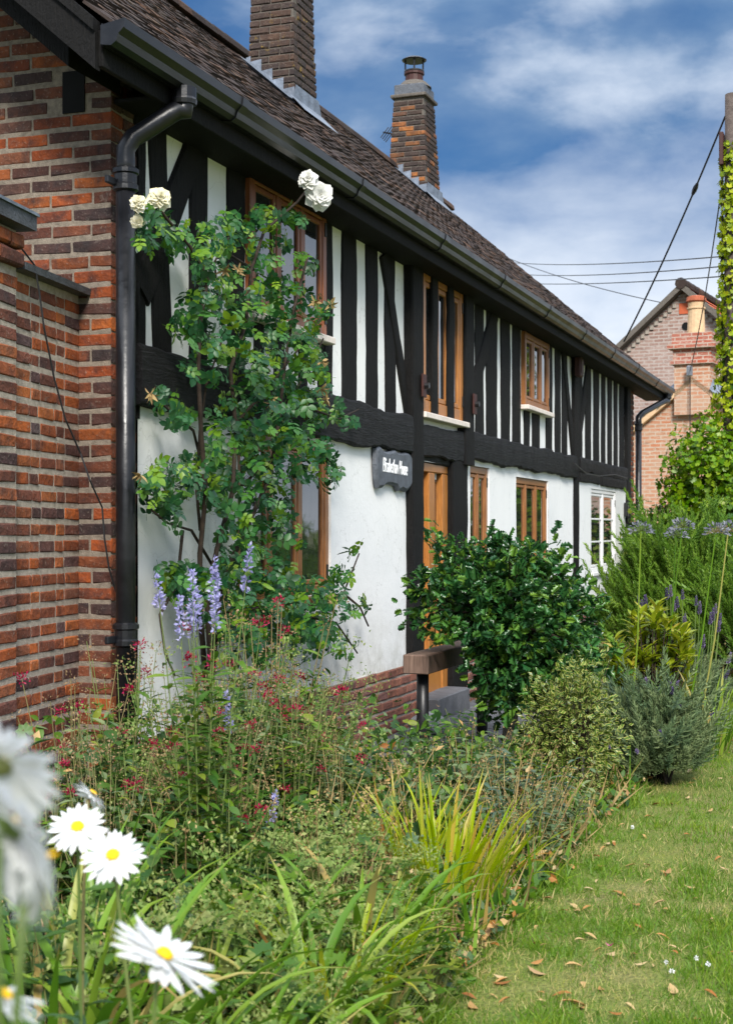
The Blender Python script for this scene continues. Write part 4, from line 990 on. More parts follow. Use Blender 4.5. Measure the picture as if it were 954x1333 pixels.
# ================================================================ the brick house beyond
def far_house():
    ang = math.radians(-7.0)                        # its ridge runs a little right of the street
    D = 33.0; ap = HP(890, 372, D); RD = Vector((math.sin(-ang), math.cos(ang), 0)); GX = Vector((RD.y, -RD.x, 0))   # GX: to the right along the gable
    h = empty('brick_house', (ap.x, ap.y, 0)); tag(h, 'grey brown brick house with steep gable and red tiled roof beyond', 'house')
    pit = .88; hw = 4.2; ez = ap.z - hw * pit
    def uvbox(mb_name, poly, mat, parent, o):       # poly in (x along gable, z) at depth 0, extruded back
        me = bpy.data.meshes.new(mb_name); n = len(poly); dep = o[1] - o[0]
        vs = [ap0(x, o[0], z) for x, z in poly] + [ap0(x, o[1], z) for x, z in poly]
        base = world_loc(parent); me.from_pydata([tuple(v - base) for v in vs], [], [tuple(range(n))] + [tuple(range(n, 2 * n))[::-1]] + [(k, n + k, n + (k + 1) % n, (k + 1) % n) for k in range(n)])
        uv = me.uv_layers.new()
        for p in me.polygons:
            for li in p.loop_indices:
                vi = me.loops[li].vertex_index; x, z = poly[vi % n]; dd = o[0] if vi < n else o[1]
                uv.data[li].uv = (x + dd if p.index > 1 else x, z)
        me.materials.append(MATS[mat]); bm_fix(me); return link_mesh(mb_name, me, parent)
    def ap0(x, d, z): return Vector((ap.x, ap.y, 0)) + GX * x + RD * d + Vector((0, 0, z))
    uvbox('gable_wall', [(-hw, 0), (hw, 0), (hw, ez), (0, ap.z - .12), (-hw, ez)], 'far_brick_grey', h, (0, 9))
    # roof: red tiles, one plane each side, with a dark verge and tumbled brick edge
    for s in (-1, 1):
        mb = MB(); n = 30; rows = 20
        for i in range(rows):
            t0, t1 = i / rows, (i + 1.05) / rows
            for k in range(n):
                a, b = -.25 + 9.3 * k / n, -.25 + 9.3 * (k + .97) / n
                x0, x1 = s * (hw + .2) * (1 - t0), s * (hw + .2) * (1 - t1); z0 = ap.z - abs(x0) * pit; z1 = ap.z - abs(x1) * pit
                mb.add([ap0(x0, a, z0 + .06), ap0(x0, b, z0 + .06), ap0(x1, b, z1 + .03), ap0(x1, a, z1 + .03)], [(0, 1, 2, 3)], rs.random())
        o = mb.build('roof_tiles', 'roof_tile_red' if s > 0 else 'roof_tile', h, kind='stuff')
        mb = MB(); mb.add([ap0(s * (hw + .2), -.28, ez - .2 * pit - .10), ap0(0, -.28, ap.z - .10), ap0(0, -.28, ap.z + .05), ap0(s * (hw + .2), -.28, ez - .2 * pit + .05),
                           ap0(s * (hw + .2), .03, ez - .2 * pit - .10), ap0(0, .03, ap.z - .10), ap0(0, .03, ap.z + .05), ap0(s * (hw + .2), .03, ez - .2 * pit + .05)],
                          [(0, 1, 2, 3), (4, 7, 6, 5), (0, 4, 5, 1), (3, 2, 6, 7), (0, 3, 7, 4)]); mb.build('verge', 'mortar_dark', h)
        mb = MB()
        for k in range(40):                        # toothed brick corbel under the verge
            x = s * (.2 + k * .105); z = ap.z - abs(x) * pit - .30; q = [ap0(x - .05, -.04, z), ap0(x + .03, -.04, z), ap0(x + .03, -.04, z + .09), ap0(x - .05, -.04, z + .09)]
            q2 = [v + RD * .09 for v in q]; mb.add(q + q2, [(0, 1, 2, 3), (0, 4, 5, 1), (1, 5, 6, 2), (2, 6, 7, 3), (3, 7, 4, 0)])
        mb.build('toothed_bricks', 'mortar_plinth', h, kind='stuff')
    mb = MB()
    for k in range(22):
        a = ap0(0, -.3 + k * .43, ap.z + .03); mb.tube([a, a + RD * .42], [.13, .12], 10, rs.random())
    mb.build('ridge_tiles', 'roof_tile', h, kind='stuff')
    c = HP(891, 401, D); x = (Vector((c.x, c.y, 0)) - Vector((ap.x, ap.y, 0))).dot(GX)
    mb = MB(); s_ = .12; vs = [ap0(x - s_, -.02, c.z - s_), ap0(x + s_, -.02, c.z - s_), ap0(x + s_, -.02, c.z + s_), ap0(x - s_, -.02, c.z + s_)]; mb.add(vs + [v + RD * .05 for v in vs], [(0, 1, 2, 3), (0, 4, 5, 1), (1, 5, 6, 2), (2, 6, 7, 3), (3, 7, 4, 0)]); mb.build('clay_vent', 'roof_tile_red', h)
    c = HP(893, 424, D); x = (Vector((c.x, c.y, 0)) - Vector((ap.x, ap.y, 0))).dot(GX); mb = MB(); mb.tube([ap0(x, -.02, c.z), ap0(x, .02, c.z)], .09, 10); mb.build('flue_hole', 'dark_inside', h)
    # lower wing in front with the chimney on its gable
    D2 = 30.0; q = HP(903, 492, D2); g = empty('brick_outbuilding', (q.x, q.y, 0)); tag(g, 'lower warm brick wing with a red brick chimney and clay pot', 'building')
    ap = Vector((q.x, q.y, q.z)); hw2 = 2.3; pit2 = .78; ez2 = ap.z - hw2 * pit2
    uvbox('gable_wall', [(-hw2, 0), (hw2, 0), (hw2, ez2), (0, ap.z), (-hw2, ez2)], 'far_brick_warm', g, (0, 2.4))
    for s in (-1, 1):
        mb = MB(); vs = []
        for d in (-.12, 2.4):
            for x, zz in ((s * (hw2 + .25), ap.z - (hw2 + .25) * pit2), (0, ap.z + .0)): vs += [ap0(x, d, zz + .02), ap0(x, d, zz + .10)]
        mb.add(vs, [(0, 2, 3, 1), (4, 5, 7, 6), (1, 3, 7, 5), (0, 4, 6, 2), (0, 1, 5, 4)]); mb.build('roof_slope', 'roof_tile', g)
        mb = MB(); vs = []
        for x, zz in ((s * (hw2 + .25), ap.z - (hw2 + .25) * pit2), (0, ap.z)): vs += [ap0(x, -.15, zz - .10), ap0(x, -.15, zz + .02), ap0(x, -.0, zz - .10), ap0(x, 0, zz + .02)]
        mb.add(vs, [(0, 4, 5, 1), (1, 5, 7, 3), (0, 2, 6, 4), (0, 1, 3, 2)]); mb.build('verge', 'clay_pot', g)
    cw = .37
    st = empty('chimney', ap0(0, -.1, ap.z - .7), g)
    def blk(nm, z0, z1, w, mat, par=None): return uvbox(nm, [(-w, z0), (w, z0), (w, z1), (-w, z1)], mat, par or st, (-.15 - (w - cw), .55 + (w - cw)))
    zt = HP(903, 455, D2).z
    blk('stack', ap.z - .75, zt - .30, cw, 'far_brick_warm'); blk('band', zt - .30, zt - .22, cw + .07, 'far_brick_red'); blk('stack_upper', zt - .22, zt + .02, cw + .02, 'far_brick_red'); blk('band', zt + .02, zt + .12, cw + .12, 'far_brick_red'); blk('stack_top', zt + .12, zt + .34, cw + .04, 'far_brick_red')
    pc = ap0(0, .2, zt + .34); MB().lathe(pc, [(.185, 0), (.165, .52), (.19, .53), (.19, .56), (.16, .57), (.17, .66)], 16).build('pot', 'clay_pot', st, smooth=False)
    MB().lathe(pc + Vector((0, 0, .66)), [(.17, 0), (.21, .03), (.19, .12), (.13, .14)], 16).build('pot_rim', 'clay_red', st)
    for s in (-1, 1):
        vs = [ap0(s * cw, -.2, ap.z - .25), ap0(s * (cw + .35), -.2, ap.z - .62), ap0(s * (cw + .35), .1, ap.z - .10 - .2), ap0(s * cw, .1, ap.z - .02)]
        MB().add(vs, [(0, 1, 2, 3)]).build('flashing', 'lead', st)
    # bracket and cable down the wall
    br = HP(898, 482, D2 - .22); mb = MB(); mb.tube([br, HP(898, 600, D2 - .22)], .012, 5); mb.build('wall_cable', 'wire', g); mb = MB(); mb.bbox(br.y - .1, br.y + .0, -br.x - .06, -br.x + .06, br.z - .12, br.z + .1, .02); mb.build('cable_bracket', 'steel', g)
    return br
far_br = far_house()

# ================================================================ utility pole, ivy and wires
PD = 20.0; px_, py_ = GP(955.5, PD); pole_top = HP(955, 122, PD).z
pole = empty('utility_pole', (px_, py_, 0)); tag(pole, 'weathered wooden utility pole overgrown with yellow green ivy', 'pole')
MB().tube([(px_, py_, -.1), (px_, py_, pole_top * .5), (px_, py_, pole_top)], [.15, .14, .125], 14).build('pole_shaft', 'pole_wood', pole, smooth=True)
MB().bbox(py_ - .14, py_ + .1, -px_ + .13, -px_ + .19, HP(950, 215, PD).z, HP(950, 172, PD).z, .01).build('terminal_box', 'box_red', pole)
nr_ = np.random.RandomState(5)
def ivy_on_pole():
    n = 2600; iv = empty('ivy', (px_, py_, 0)); tag(iv, 'yellow green ivy climbing the utility pole', 'ivy')
    z0, z1 = 1.0, HP(0, 185, PD).z; t = nr_.rand(n) ** 1.25; z = z0 + (z1 - z0) * t; a = nr_.rand(n) * 2 * np.pi
    rad = .15 + (.02 + .12 * (1 - t) + .10 * np.clip(np.sin(z * 3.1) * .5 + .3, 0, 1) * (1 - t)) * nr_.rand(n) ** .6 + .16 * np.exp(-((z - 3.0) / .7) ** 2) * nr_.rand(n)
    pos = np.stack([px_ + rad * np.cos(a), py_ + rad * np.sin(a), z], 1); nr = np.stack([np.cos(a), np.sin(a), .5 + 0 * a], 1) + nr_.randn(n, 3) * .35
    yd = np.stack([nr_.randn(n) * .5, nr_.randn(n) * .5, -1 + 0 * a], 1)
    mb = MB()
    for k in range(3):
        mb.tube([(px_ + .16 * math.cos(k * 2 + q * 1.5), py_ + .16 * math.sin(k * 2 + q * 1.5), q * z1) for q in [i / 12 for i in range(13)]], .012, 5)
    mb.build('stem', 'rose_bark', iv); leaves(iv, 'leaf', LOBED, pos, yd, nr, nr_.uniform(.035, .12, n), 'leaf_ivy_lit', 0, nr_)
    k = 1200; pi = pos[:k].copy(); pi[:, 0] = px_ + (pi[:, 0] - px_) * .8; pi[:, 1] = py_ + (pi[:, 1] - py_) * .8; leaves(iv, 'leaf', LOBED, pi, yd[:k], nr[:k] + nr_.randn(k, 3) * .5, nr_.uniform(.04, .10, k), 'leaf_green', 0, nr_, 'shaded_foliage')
ivy_on_pole()
def blob(center, radii, n, rs_, shell=.55, squash_bottom=True, lump=.18, lf=2.2):
    d = unit(rs_.randn(n, 3)); r = (shell + (1 - shell) * rs_.rand(n) ** .5)
    lm = np.array([1 + lump * noise.noise(Vector(tuple(q * lf)) + Vector((center[0], center[1], 0))) * 2 for q in d])
    p = d * (r * lm)[:, None] * np.array(radii); p = p + np.array(center)
    if squash_bottom: p[:, 2] = np.where(p[:, 2] < .03, .03 + rs_.rand(n) * .15, p[:, 2])
    return p, d
def ivy_bush(name, px, d, cz, radii, n, label, mat='leaf_ivy', sz=(.05, .11), seed=3, cat='bush'):
    r = np.random.RandomState(seed); x, y = GP(px, d); b = empty(name, (x, y, 0)); tag(b, label, cat)
    p, dr = blob((x, y, cz), radii, n, r, .5, True, .34, 3.0); nr = dr + r.randn(n, 3) * .4 + np.array([0, 0, .4]); yd = r.randn(n, 3) * .6 + np.array([0, 0, -.5])
    mb = MB(); mb.tube([(x, y, 0), (x + .03, y, cz * .6), (x, y, cz)], [.05, .04, .02], 6)
    for k in range(6):
        q = unit(r.randn(3)); mb.tube([(x, y, cz * .5), (x + q[0] * radii[0] * .7, y + q[1] * radii[1] * .7, cz + q[2] * radii[2] * .6)], [.02, .008], 5)
    mb.build('stem', 'rose_bark', b); leaves(b, 'leaf', LOBED, p, yd, nr, r.uniform(sz[0], sz[1], n), mat, 0, r); return b
ivy_bush('ivy_bush', 925, 19.5, 1.95, (.62, .6, 1.02), 5200, 'tall rounded bright green ivy bush at the foot of the pole')
ivy_bush('ivy_hedge', 860, 20.5, 1.05, (.75, .5, .80), 3000, 'low dark green ivy hedge behind the rosemary', 'leaf_green', seed=8, cat='hedge')
ivy_bush('ivy_hedge', 985, 19.0, 1.1, (.9, .6, 1.0), 2600, 'ivy hedge running out of frame past the pole', 'leaf_green', seed=9, cat='hedge')

def wire(name, a, b, sag, label, r=.009, n=14):
    mb = MB(); pts = [a.lerp(b, i / n) - Vector((0, 0, sag * 4 * (i / n) * (1 - i / n))) for i in range(n + 1)]; mb.tube(pts, r, 5)
    return tag(mb.build(name, 'wire'), label, 'cable')
ptop = HP(944, 150, PD); far_eave = W(23.0, 4.4, roof_z(4.4) + .02)
wire('service_cable', ptop, HP(812, 444, 23.4), .10, 'thick service cable running from the pole top down to the roof', .014)
cab = lambda t: ptop.lerp(HP(812, 444, 23.4), t) - Vector((0, 0, .10 * 4 * t * (1 - t)))
mb = MB(); mb.tube([cab(.245), cab(.26), cab(.275), cab(.29)], [.02, .035, .035, .02], 6); tag(mb.build('cable_clamp', 'iron'), 'small black clamp on the sloping service cable', 'clamp')
wire('drop_cable', HP(943, 215, PD), far_br, .25, 'thin cable dropping from the pole to the far chimney', .010)
wire('overhead_wire', HP(600, 330, 60), HP(940, 333, 21), .25, 'uppermost of three level overhead wires left of the pole', .010, 24)
wire('overhead_wire', HP(600, 345, 60), HP(940, 346, 21), .25, 'middle of three level overhead wires left of the pole', .010, 24)
wire('overhead_wire', HP(600, 359, 60), HP(940, 359, 21), .2, 'lowest of three level overhead wires left of the pole', .010, 24)
wire('telephone_wire', HP(640, 326, 50), HP(870, 395, 34), .15, 'faint wire slanting down towards the far gable', .012)

# ================================================================ climbing rose
def climbing_rose():
    r = np.random.RandomState(12); rr = random.Random(5)
    root = FPT(270, 905, 3.28); root.z = 0
    b = empty('climbing_rose', root); tag(b, 'tall climbing rose with dark green leaves trained against the white wall', 'rose')
    def P(px, py, l=3.30): return FPT(px, py, l)
    canes = [[(270, 950), (272, 860), (268, 780), (285, 715), (300, 640), (305, 560), (300, 480), (320, 420), (330, 350), (345, 300), (385, 262), (402, 240)],
             [(268, 900), (264, 800), (262, 720), (265, 640), (263, 560), (258, 480), (262, 420), (270, 360), (245, 320), (215, 280), (205, 262)],
             [(275, 900), (290, 760), (320, 690), (350, 620), (365, 540), (370, 470), (380, 400), (400, 330)],
             [(282, 740), (250, 690), (220, 680), (200, 664)], [(300, 560), (350, 500), (400, 440), (428, 398)], [(264, 600), (250, 560), (225, 535), (200, 512)],
             [(305, 640), (350, 600), (400, 570), (440, 610)], [(288, 800), (340, 790), (400, 790), (445, 770), (468, 720)], [(320, 780), (390, 800), (440, 810), (468, 850)],
             [(340, 540), (400, 530), (440, 545), (470, 532)], [(240, 690), (232, 760), (205, 800), (212, 850), (228, 880)], [(300, 450), (285, 400), (280, 340), (300, 300)], [(330, 350), (300, 330), (265, 330)], [(365, 540), (400, 480), (420, 440)],
             [(445, 770), (470, 790), (478, 815)], [(262, 690), (255, 640), (263, 560), (270, 500), (290, 440)]]
    mb = MB(); 
    for i, c in enumerate(canes):
        pts = [P(x + rr.uniform(-3, 3), y, 3.33 - .12 * min(1, k / 4) - rr.uniform(0, .05)) for k, (x, y) in enumerate(c)]
        rad = [(.014 if i < 3 else .007) * (1 - .75 * k / len(pts)) + .002 for k in range(len(pts))]; mb.tube(pts, rad, 6)
    mb.build('cane', 'rose_bark', b, smooth=True)
    blobs = [(200, 285, 22, 5), (190, 315, 16, 5), (232, 305, 20, 6), (225, 325, 18, 4), (278, 315, 26, 10), (305, 300, 24, 9), (340, 285, 18, 6), (372, 278, 14, 4), (392, 285, 12, 3), (350, 325, 30, 9), (285, 365, 32, 10), (270, 345, 26, 8), (330, 385, 40, 16), (375, 385, 34, 9), (395, 345, 18, 4), (415, 400, 16, 4), (258, 400, 26, 7),
             (240, 430, 22, 5), (290, 430, 40, 16), (345, 445, 48, 22), (390, 450, 36, 13), (262, 470, 30, 7), (310, 490, 44, 14), (360, 500, 48, 22), (400, 500, 32, 15), (415, 470, 14, 4), (380, 540, 40, 18), (420, 540, 18, 6), (452, 540, 16, 4), (440, 530, 10, 2), (215, 520, 16, 4), (225, 545, 14, 4), (240, 540, 14, 3),
             (290, 560, 34, 10), (335, 565, 42, 18), (385, 580, 36, 15), (415, 590, 24, 8), (438, 612, 12, 3), (430, 628, 10, 2), (270, 600, 30, 10), (310, 610, 40, 16), (355, 625, 36, 14), (235, 620, 34, 13), (205, 640, 24, 9), (225, 660, 26, 9), (200, 625, 14, 4), (285, 640, 30, 10), (330, 660, 30, 10), (365, 670, 22, 6), (300, 680, 26, 8), (340, 700, 26, 8), (310, 720, 24, 8), (340, 740, 30, 10), (370, 745, 18, 4),
             (320, 770, 34, 12), (360, 790, 38, 16), (335, 810, 36, 14), (395, 795, 34, 14), (420, 770, 24, 9), (445, 750, 18, 5), (440, 790, 22, 7), (455, 715, 10, 2), (468, 790, 14, 4), (425, 825, 24, 8), (450, 840, 20, 5), (240, 760, 30, 11), (220, 750, 18, 5), (255, 790, 26, 8), (395, 830, 30, 10), (300, 800, 30, 10), (405, 620, 14, 3), (310, 750, 34, 10), (375, 770, 30, 10), (350, 830, 40, 14), (310, 835, 34, 12), (410, 810, 30, 9), (280, 760, 24, 7), (385, 700, 14, 3)]
    pos = []
    for x, y, rad, k in blobs:
        k = int(k * 1.7 + .5)
        for _ in range(k):
            a = r.rand() * 6.28; q = rad * r.rand() ** .6
            pos.append(P(x + q * math.cos(a) * .9, y + q * math.sin(a), 3.36 - .40 * r.rand() ** 1.2))
    n = len(pos); nr = np.array([.7, -.5, .45]) + r.randn(n, 3) * .65; yd = r.randn(n, 3) * .7 + np.array([.15, -.1, -.45])
    leaves(b, 'leaf', ROSE_LEAF, pos, yd, nr, r.uniform(.05, .10, n), 'leaf_rose', 300, r)
    pl2 = []
    for x, y, rad, k in blobs:
        for _ in range(int(k * 1.8)):
            a = r.rand() * 6.28; q = rad * .95 * r.rand() ** .5; pl2.append(P(x + q * math.cos(a), y + q * math.sin(a), 3.40 - .25 * r.rand()))
    n = len(pl2); leaves(b, 'leaf', ROSE_LEAF, pl2, r.randn(n, 3) * .7 + np.array([.1, -.1, -.4]), np.array([.8, -.5, .4]) + r.randn(n, 3) * .4, r.uniform(.045, .085, n), 'leaf_rose', 0, r)
    # blooms
    PET = leaf_t(.80, 4, .2, .22, .66)
    def bloom(c, rad, mat, face):
        f = Vector(face).normalized(); o = empty('bloom', c, b); pos, yd, nr, sc_ = [], [], [], []
        t1 = f.orthogonal().normalized(); t2 = f.cross(t1)
        for ring, (m, tilt, s) in enumerate(((9, .0, 1.0), (9, .22, .92), (8, .5, .8), (8, .8, .66), (7, 1.05, .5), (5, 1.3, .36))):
            for k in range(m):
                a = 2 * math.pi * (k + .5 * (ring % 2)) / m + r.uniform(-.3, .3); h = t1 * math.cos(a) + t2 * math.sin(a); tl = tilt + r.uniform(-.22, .22)
                d = h * math.cos(tl) + f * math.sin(tl); nn = f * math.cos(tl) - h * math.sin(tl)
                pos.append(Vector(c) + f * (.006 * ring)); yd.append(d); nr.append(nn); sc_.append(rad * s * r.uniform(.9, 1.1))
        me = scatter_mesh('petals', PET, [tuple(p) for p in pos], [tuple(p) for p in yd], [tuple(p) for p in nr], sc_, r.rand(len(pos)), mat, c); link_mesh('petals', me, o, c, 'stuff')
    cam_dir = lambda p: (Vector((0, 0, EYE)) - p).normalized()
    for x, y, rd, mt, l, tl in ((208, 258, 16, 'petal_rose', 3.12, (.2, .1, .5)), (180, 264, 12, 'petal_rose', 3.2, (-.1, .2, .4)), (179, 287, 10, 'petal_rose', 3.22, (0, .3, -.2)), (402, 233, 14, 'petal_rose_white', 3.08, (-.2, .2, .5)), (416, 254, 19, 'petal_rose_white', 3.04, (.2, 0, .1))):
        p = P(x, y, l); bloom(p, rd * DEP(-p.y if 0 else p.y, -p.x) / FPX * 1.05, mt, cam_dir(p) + Vector(tl))
    for x, y in ((292, 352), (410, 392), (430, 396), (420, 470), (352, 524), (418, 505), (425, 520), (183, 618), (195, 512), (310, 350)):
        p = P(x, y, 3.06); k = 12
        me = scatter_mesh('withered_bloom', LANCE, [tuple(p)] * k, r.randn(k, 3) + np.array([.3, -.2, -.5]), r.randn(k, 3), r.uniform(.03, .055, k), r.rand(k), 'straw', p); link_mesh('withered_bloom', me, b, p)
climbing_rose()

# ================================================================ shrubs along the bed
def shrub(name, px, d, cz, radii, n, t, mat, size, label, nobj, seed, trunk=None, shell=.45, droop=-.1, lump=.2, up=.3, cat='shrub', bark='bark', taper=0, shear=0, clear=None, twigs=60, bottom=True):
    r = np.random.RandomState(seed); x, y = GP(px, d); b = empty(name, (x, y, 0)); tag(b, label, cat)
    p, dr = blob((x, y, cz), radii, n, r, shell, bottom, lump, 2.6)
    if taper: k = 1 - taper * np.clip((cz + .1 - p[:, 2]) / radii[2], 0, 1); p[:, 0] = x + (p[:, 0] - x) * k; p[:, 1] = y + (p[:, 1] - y) * k
    if shear: p[:, 0] += CT * shear * (cz - p[:, 2]); p[:, 1] += ST * shear * (cz - p[:, 2])
    if clear is not None: ok = ~((p[:, 0] < clear[0]) & (p[:, 2] < clear[1])); p, dr = p[ok], dr[ok]; n = len(p)
    nr = dr * .9 + r.randn(n, 3) * .45 + np.array([0, 0, up]); yd = dr * .8 + r.randn(n, 3) * .6 + np.array([0, 0, droop])
    mb = MB(); tr = trunk or .025
    mb.tube([(x - .02, y, -.05), (x + .01, y, cz * .45), (x, y, cz)], [tr * 1.25, tr, tr * .6], 9); mb.build('trunk', bark, b, smooth=True)
    mb = MB()
    for k in range(twigs):
        q = p[r.randint(n)]; a = Vector((x, y, max(.1, cz - radii[2] * .5) + r.rand() * radii[2] * .6)); m = a.lerp(Vector(q), .5) + Vector((0, 0, .06)); mb.tube([a, m, q], [tr * .35, tr * .2, .002], 5)
    mb.build('branches', 'rose_bark' if bark == 'bark' else bark, b)
    leaves(b, 'leaf', t, p, yd, nr, r.uniform(size[0], size[1], n), mat, nobj, r); return b
shrub('holly_bush', 664, 9.5, .93, (.57, .57, .58), 5400, HOLLY, 'leaf_holly', (.045, .085), 'dark glossy spiny holly bush in front of the door', 300, 41, .045, .22, lump=.34, taper=.12, shear=.30, clear=(-2.50, .85), twigs=120)
# a ragged top: sprigs rising from the holly
def sprigs():
    hb = bpy.data.objects['holly_bush']; r = np.random.RandomState(7); pos, yd, nr = [], [], []; mb = MB()
    for px, py in ((650, 690), (640, 682), (663, 695), (600, 700), (575, 715), (548, 742), (540, 765), (690, 705), (715, 728), (760, 768), (790, 775), (735, 742), (612, 712), (560, 745), (530, 768), (775, 790)):
        d = 9.35; tip = HP(px, py, d); base = HP(px * .6 + 668 * .4, py * .65 + 830 * .35, d + .1); mb.tube([base, base.lerp(tip, .6) + Vector((0, 0, .02)), tip], [.006, .004, .002], 5)
        for k in range(20):
            t = .3 + .72 * k / 20; q = base.lerp(tip, t); a = r.randn(3); pos.append(tuple(q)); yd.append(a * .8 + np.array(tip - base) * 1.5); nr.append(r.randn(3) * .5 + np.array([0.1, -.3, .8]))
    mb.build('sprig', 'rose_bark', hb); leaves(hb, 'leaf', HOLLY, pos, yd, nr, r.uniform(.045, .07, len(pos)), 'leaf_holly', 0, r, 'sprig_foliage')
sprigs()
shrub('euonymus_bush', 756, 8.2, .40, (.205, .25, .44), 3300, SMALL, 'leaf_euonymus', (.026, .042), 'low bush with small cream edged leaves below the holly', 150, 42, .015, .4, lump=.4)
shrub('euonymus_bush', 722, 8.4, .36, (.20, .25, .36), 1500, SMALL, 'leaf_euonymus', (.026, .042), 'cream edged low bush tucked in the shade behind its neighbour', 0, 43, .015, .5, lump=.2)
YLEAF = leaf_t(.36, 4, .14, .22, .55)
def whorls():
    r = np.random.RandomState(6); d = 10.6; x, y = GP(848, d); b = empty('photinia_shrub', (x, y, 0)); tag(b, 'leafy shrub with long yellow green leaves beyond the holly', 'shrub')
    pos, yd, nr, sc_ = [], [], [], []; mb = MB()
    for k in range(100):
        px = r.uniform(798, 896); t = r.rand(); top = 786 + 30 * abs((px - 850) / 42) ** 2 + r.rand() * 12; py = top + t * 85; tip = HP(px, py, d + r.uniform(-.2, .35))
        base = Vector((x + (tip.x - x) * .3, y + (tip.y - y) * .3, .15)); mb.tube([base, base.lerp(tip, .6), tip], [.008, .006, .003], 5)
        for j in range(9):
            a = j * 2.4 + r.rand(); el = r.uniform(.3, 1.25); q = np.array([math.cos(a) * math.cos(el), math.sin(a) * math.cos(el), math.sin(el)]); pos.append(tuple(tip - Vector((0, 0, .01 * j)))); yd.append(q); nr.append(np.array([-q[0] * .6, -q[1] * .6, 1])); sc_.append(r.uniform(.085, .135))
    mb.build('branches', 'rose_bark', b); leaves(b, 'leaf', YLEAF, pos, yd, nr, sc_, 'leaf_yellow', 280, r)
whorls()
def shoots(name, pos, label, n_per, radii, hgt, mat, t, size, seed, cat='shrub', flower=None, nflow=0, spread=.5):
    r = np.random.RandomState(seed); x, y = pos; b = empty(name, (x, y, 0)); tag(b, label, cat)
    a = r.rand(n_per) * 2 * np.pi; q = np.sqrt(r.rand(n_per)); P_ = np.stack([x + radii[0] * q * np.cos(a), y + radii[1] * q * np.sin(a), np.zeros(n_per)], 1)
    lm = np.array([noise.noise(Vector((p[0] * 4.5, p[1] * 4.5, seed))) for p in P_])
    P_[:, 2] = (hgt - .16) * np.sqrt(np.clip(1 - (q * .96) ** 2.6, .0, 1)) * (.35 + .65 * r.rand(n_per) ** .35) * (1 + .45 * lm)
    yd = np.stack([np.cos(a) * q * spread, np.sin(a) * q * spread, np.ones(n_per)], 1) + r.randn(n_per, 3) * .3; nr = r.randn(n_per, 3)
    mb = MB()
    for k in range(24):
        p = P_[r.randint(n_per)]; mb.tube([(x + r.uniform(-.08, .08), y + r.uniform(-.08, .08), 0), (x * .5 + p[0] * .5, y * .5 + p[1] * .5, p[2] * .6), tuple(p)], [.012, .008, .003], 5)
    mb.build('branches', 'rose_bark', b); leaves(b, 'shoot', t, P_, yd, nr, r.uniform(size[0], size[1], n_per), mat, 0, r)
    ns = n_per // 22; k = r.choice(n_per, ns); leaves(b, 'shoot', t, P_[k] + unit(yd[k]) * size[1] * .6, yd[k] + r.randn(ns, 3) * .25, nr[k], r.uniform(size[1], size[1] * 1.5, ns), mat, 0, r, 'stray_shoots')
    if flower:
        k = r.choice(n_per, nflow); pp = P_[k] + unit(yd[k]) * size[1] * .95
        FL = shoot_t(16, .55, .35, .9); leaves(b, 'flower', FL, pp, yd[k], nr[k], r.uniform(.03, .05, nflow), flower, 0, r, 'blossom')
    return b
SH2 = shoot_t(40, .17, .055, .8)
shoots('rosemary_hedge', GP(905, 15.2), 'broad bright green rosemary hedge beside the far house corner', 3400, (.95, .75), 1.52, 'leaf_rosemary', SH2, (.20, .34), 51, 'hedge', spread=.55)
shoots('rosemary_hedge', GP(1010, 14.0), 'rosemary hedge continuing out of frame', 1200, (.8, .7), 1.35, 'leaf_rosemary', SH2, (.20, .34), 52, 'hedge')
shoots('hyssop_bush', GP(856, 9.0), 'grey green hyssop bush with tiny purple flowers at the lawn edge', 1900, (.225, .28), .54, 'leaf_grey', SHOOT, (.09, .21), 53, flower='petal_lavender', nflow=22, spread=.9)
shoots('hyssop_bush', GP(812, 9.3), 'taller grey green hyssop bush between euonymus and yellow shrub', 600, (.15, .2), .52, 'leaf_blue', SHOOT, (.10, .20), 54, spread=.7)
shoots('lavender_bush', GP(880, 11.4), 'lavender bush with purple flower spikes below the rosemary hedge', 700, (.40, .40), .62, 'leaf_grey', SHOOT, (.14, .22), 55, spread=.9)
# lavender spikes: long stalks with a purple head
def lav_spikes():
    r = np.random.RandomState(9); d = 11.2; b = bpy.data.objects['lavender_bush']; mb = MB(); FL = shoot_t(26, .32, .22, .8)
    pos, yd = [], []
    for px, py in ((868, 768), (878, 762), (885, 775), (893, 772), (912, 778), (905, 785), (925, 795), (932, 800), (920, 805), (890, 810), (930, 815), (918, 835), (943, 850), (835, 782), (842, 785), (875, 785), (898, 800), (865, 795), (915, 790), (936, 785), (829, 778), (952, 905), (946, 870)):
        t = HP(px, py + 14, d + r.uniform(-.3, .3)) + Vector((r.uniform(-.04, .04), 0, r.uniform(-.03, .03))); g = Vector((t.x * .85 + b.location.x * .15, t.y * .85 + b.location.y * .15, .3)); mb.tube([g, t, t + (t - g).normalized() * .10], .004, 4); pos.append(tuple(t)); yd.append(tuple((t - g).normalized()))
    mb.build('stalk', 'stem_green', b); leaves(b, 'flower_spike', FL, pos, yd, [(1, 0, 0)] * len(pos), r.uniform(.075, .125, len(pos)), 'petal_lavender', len(pos), r)
lav_spikes()
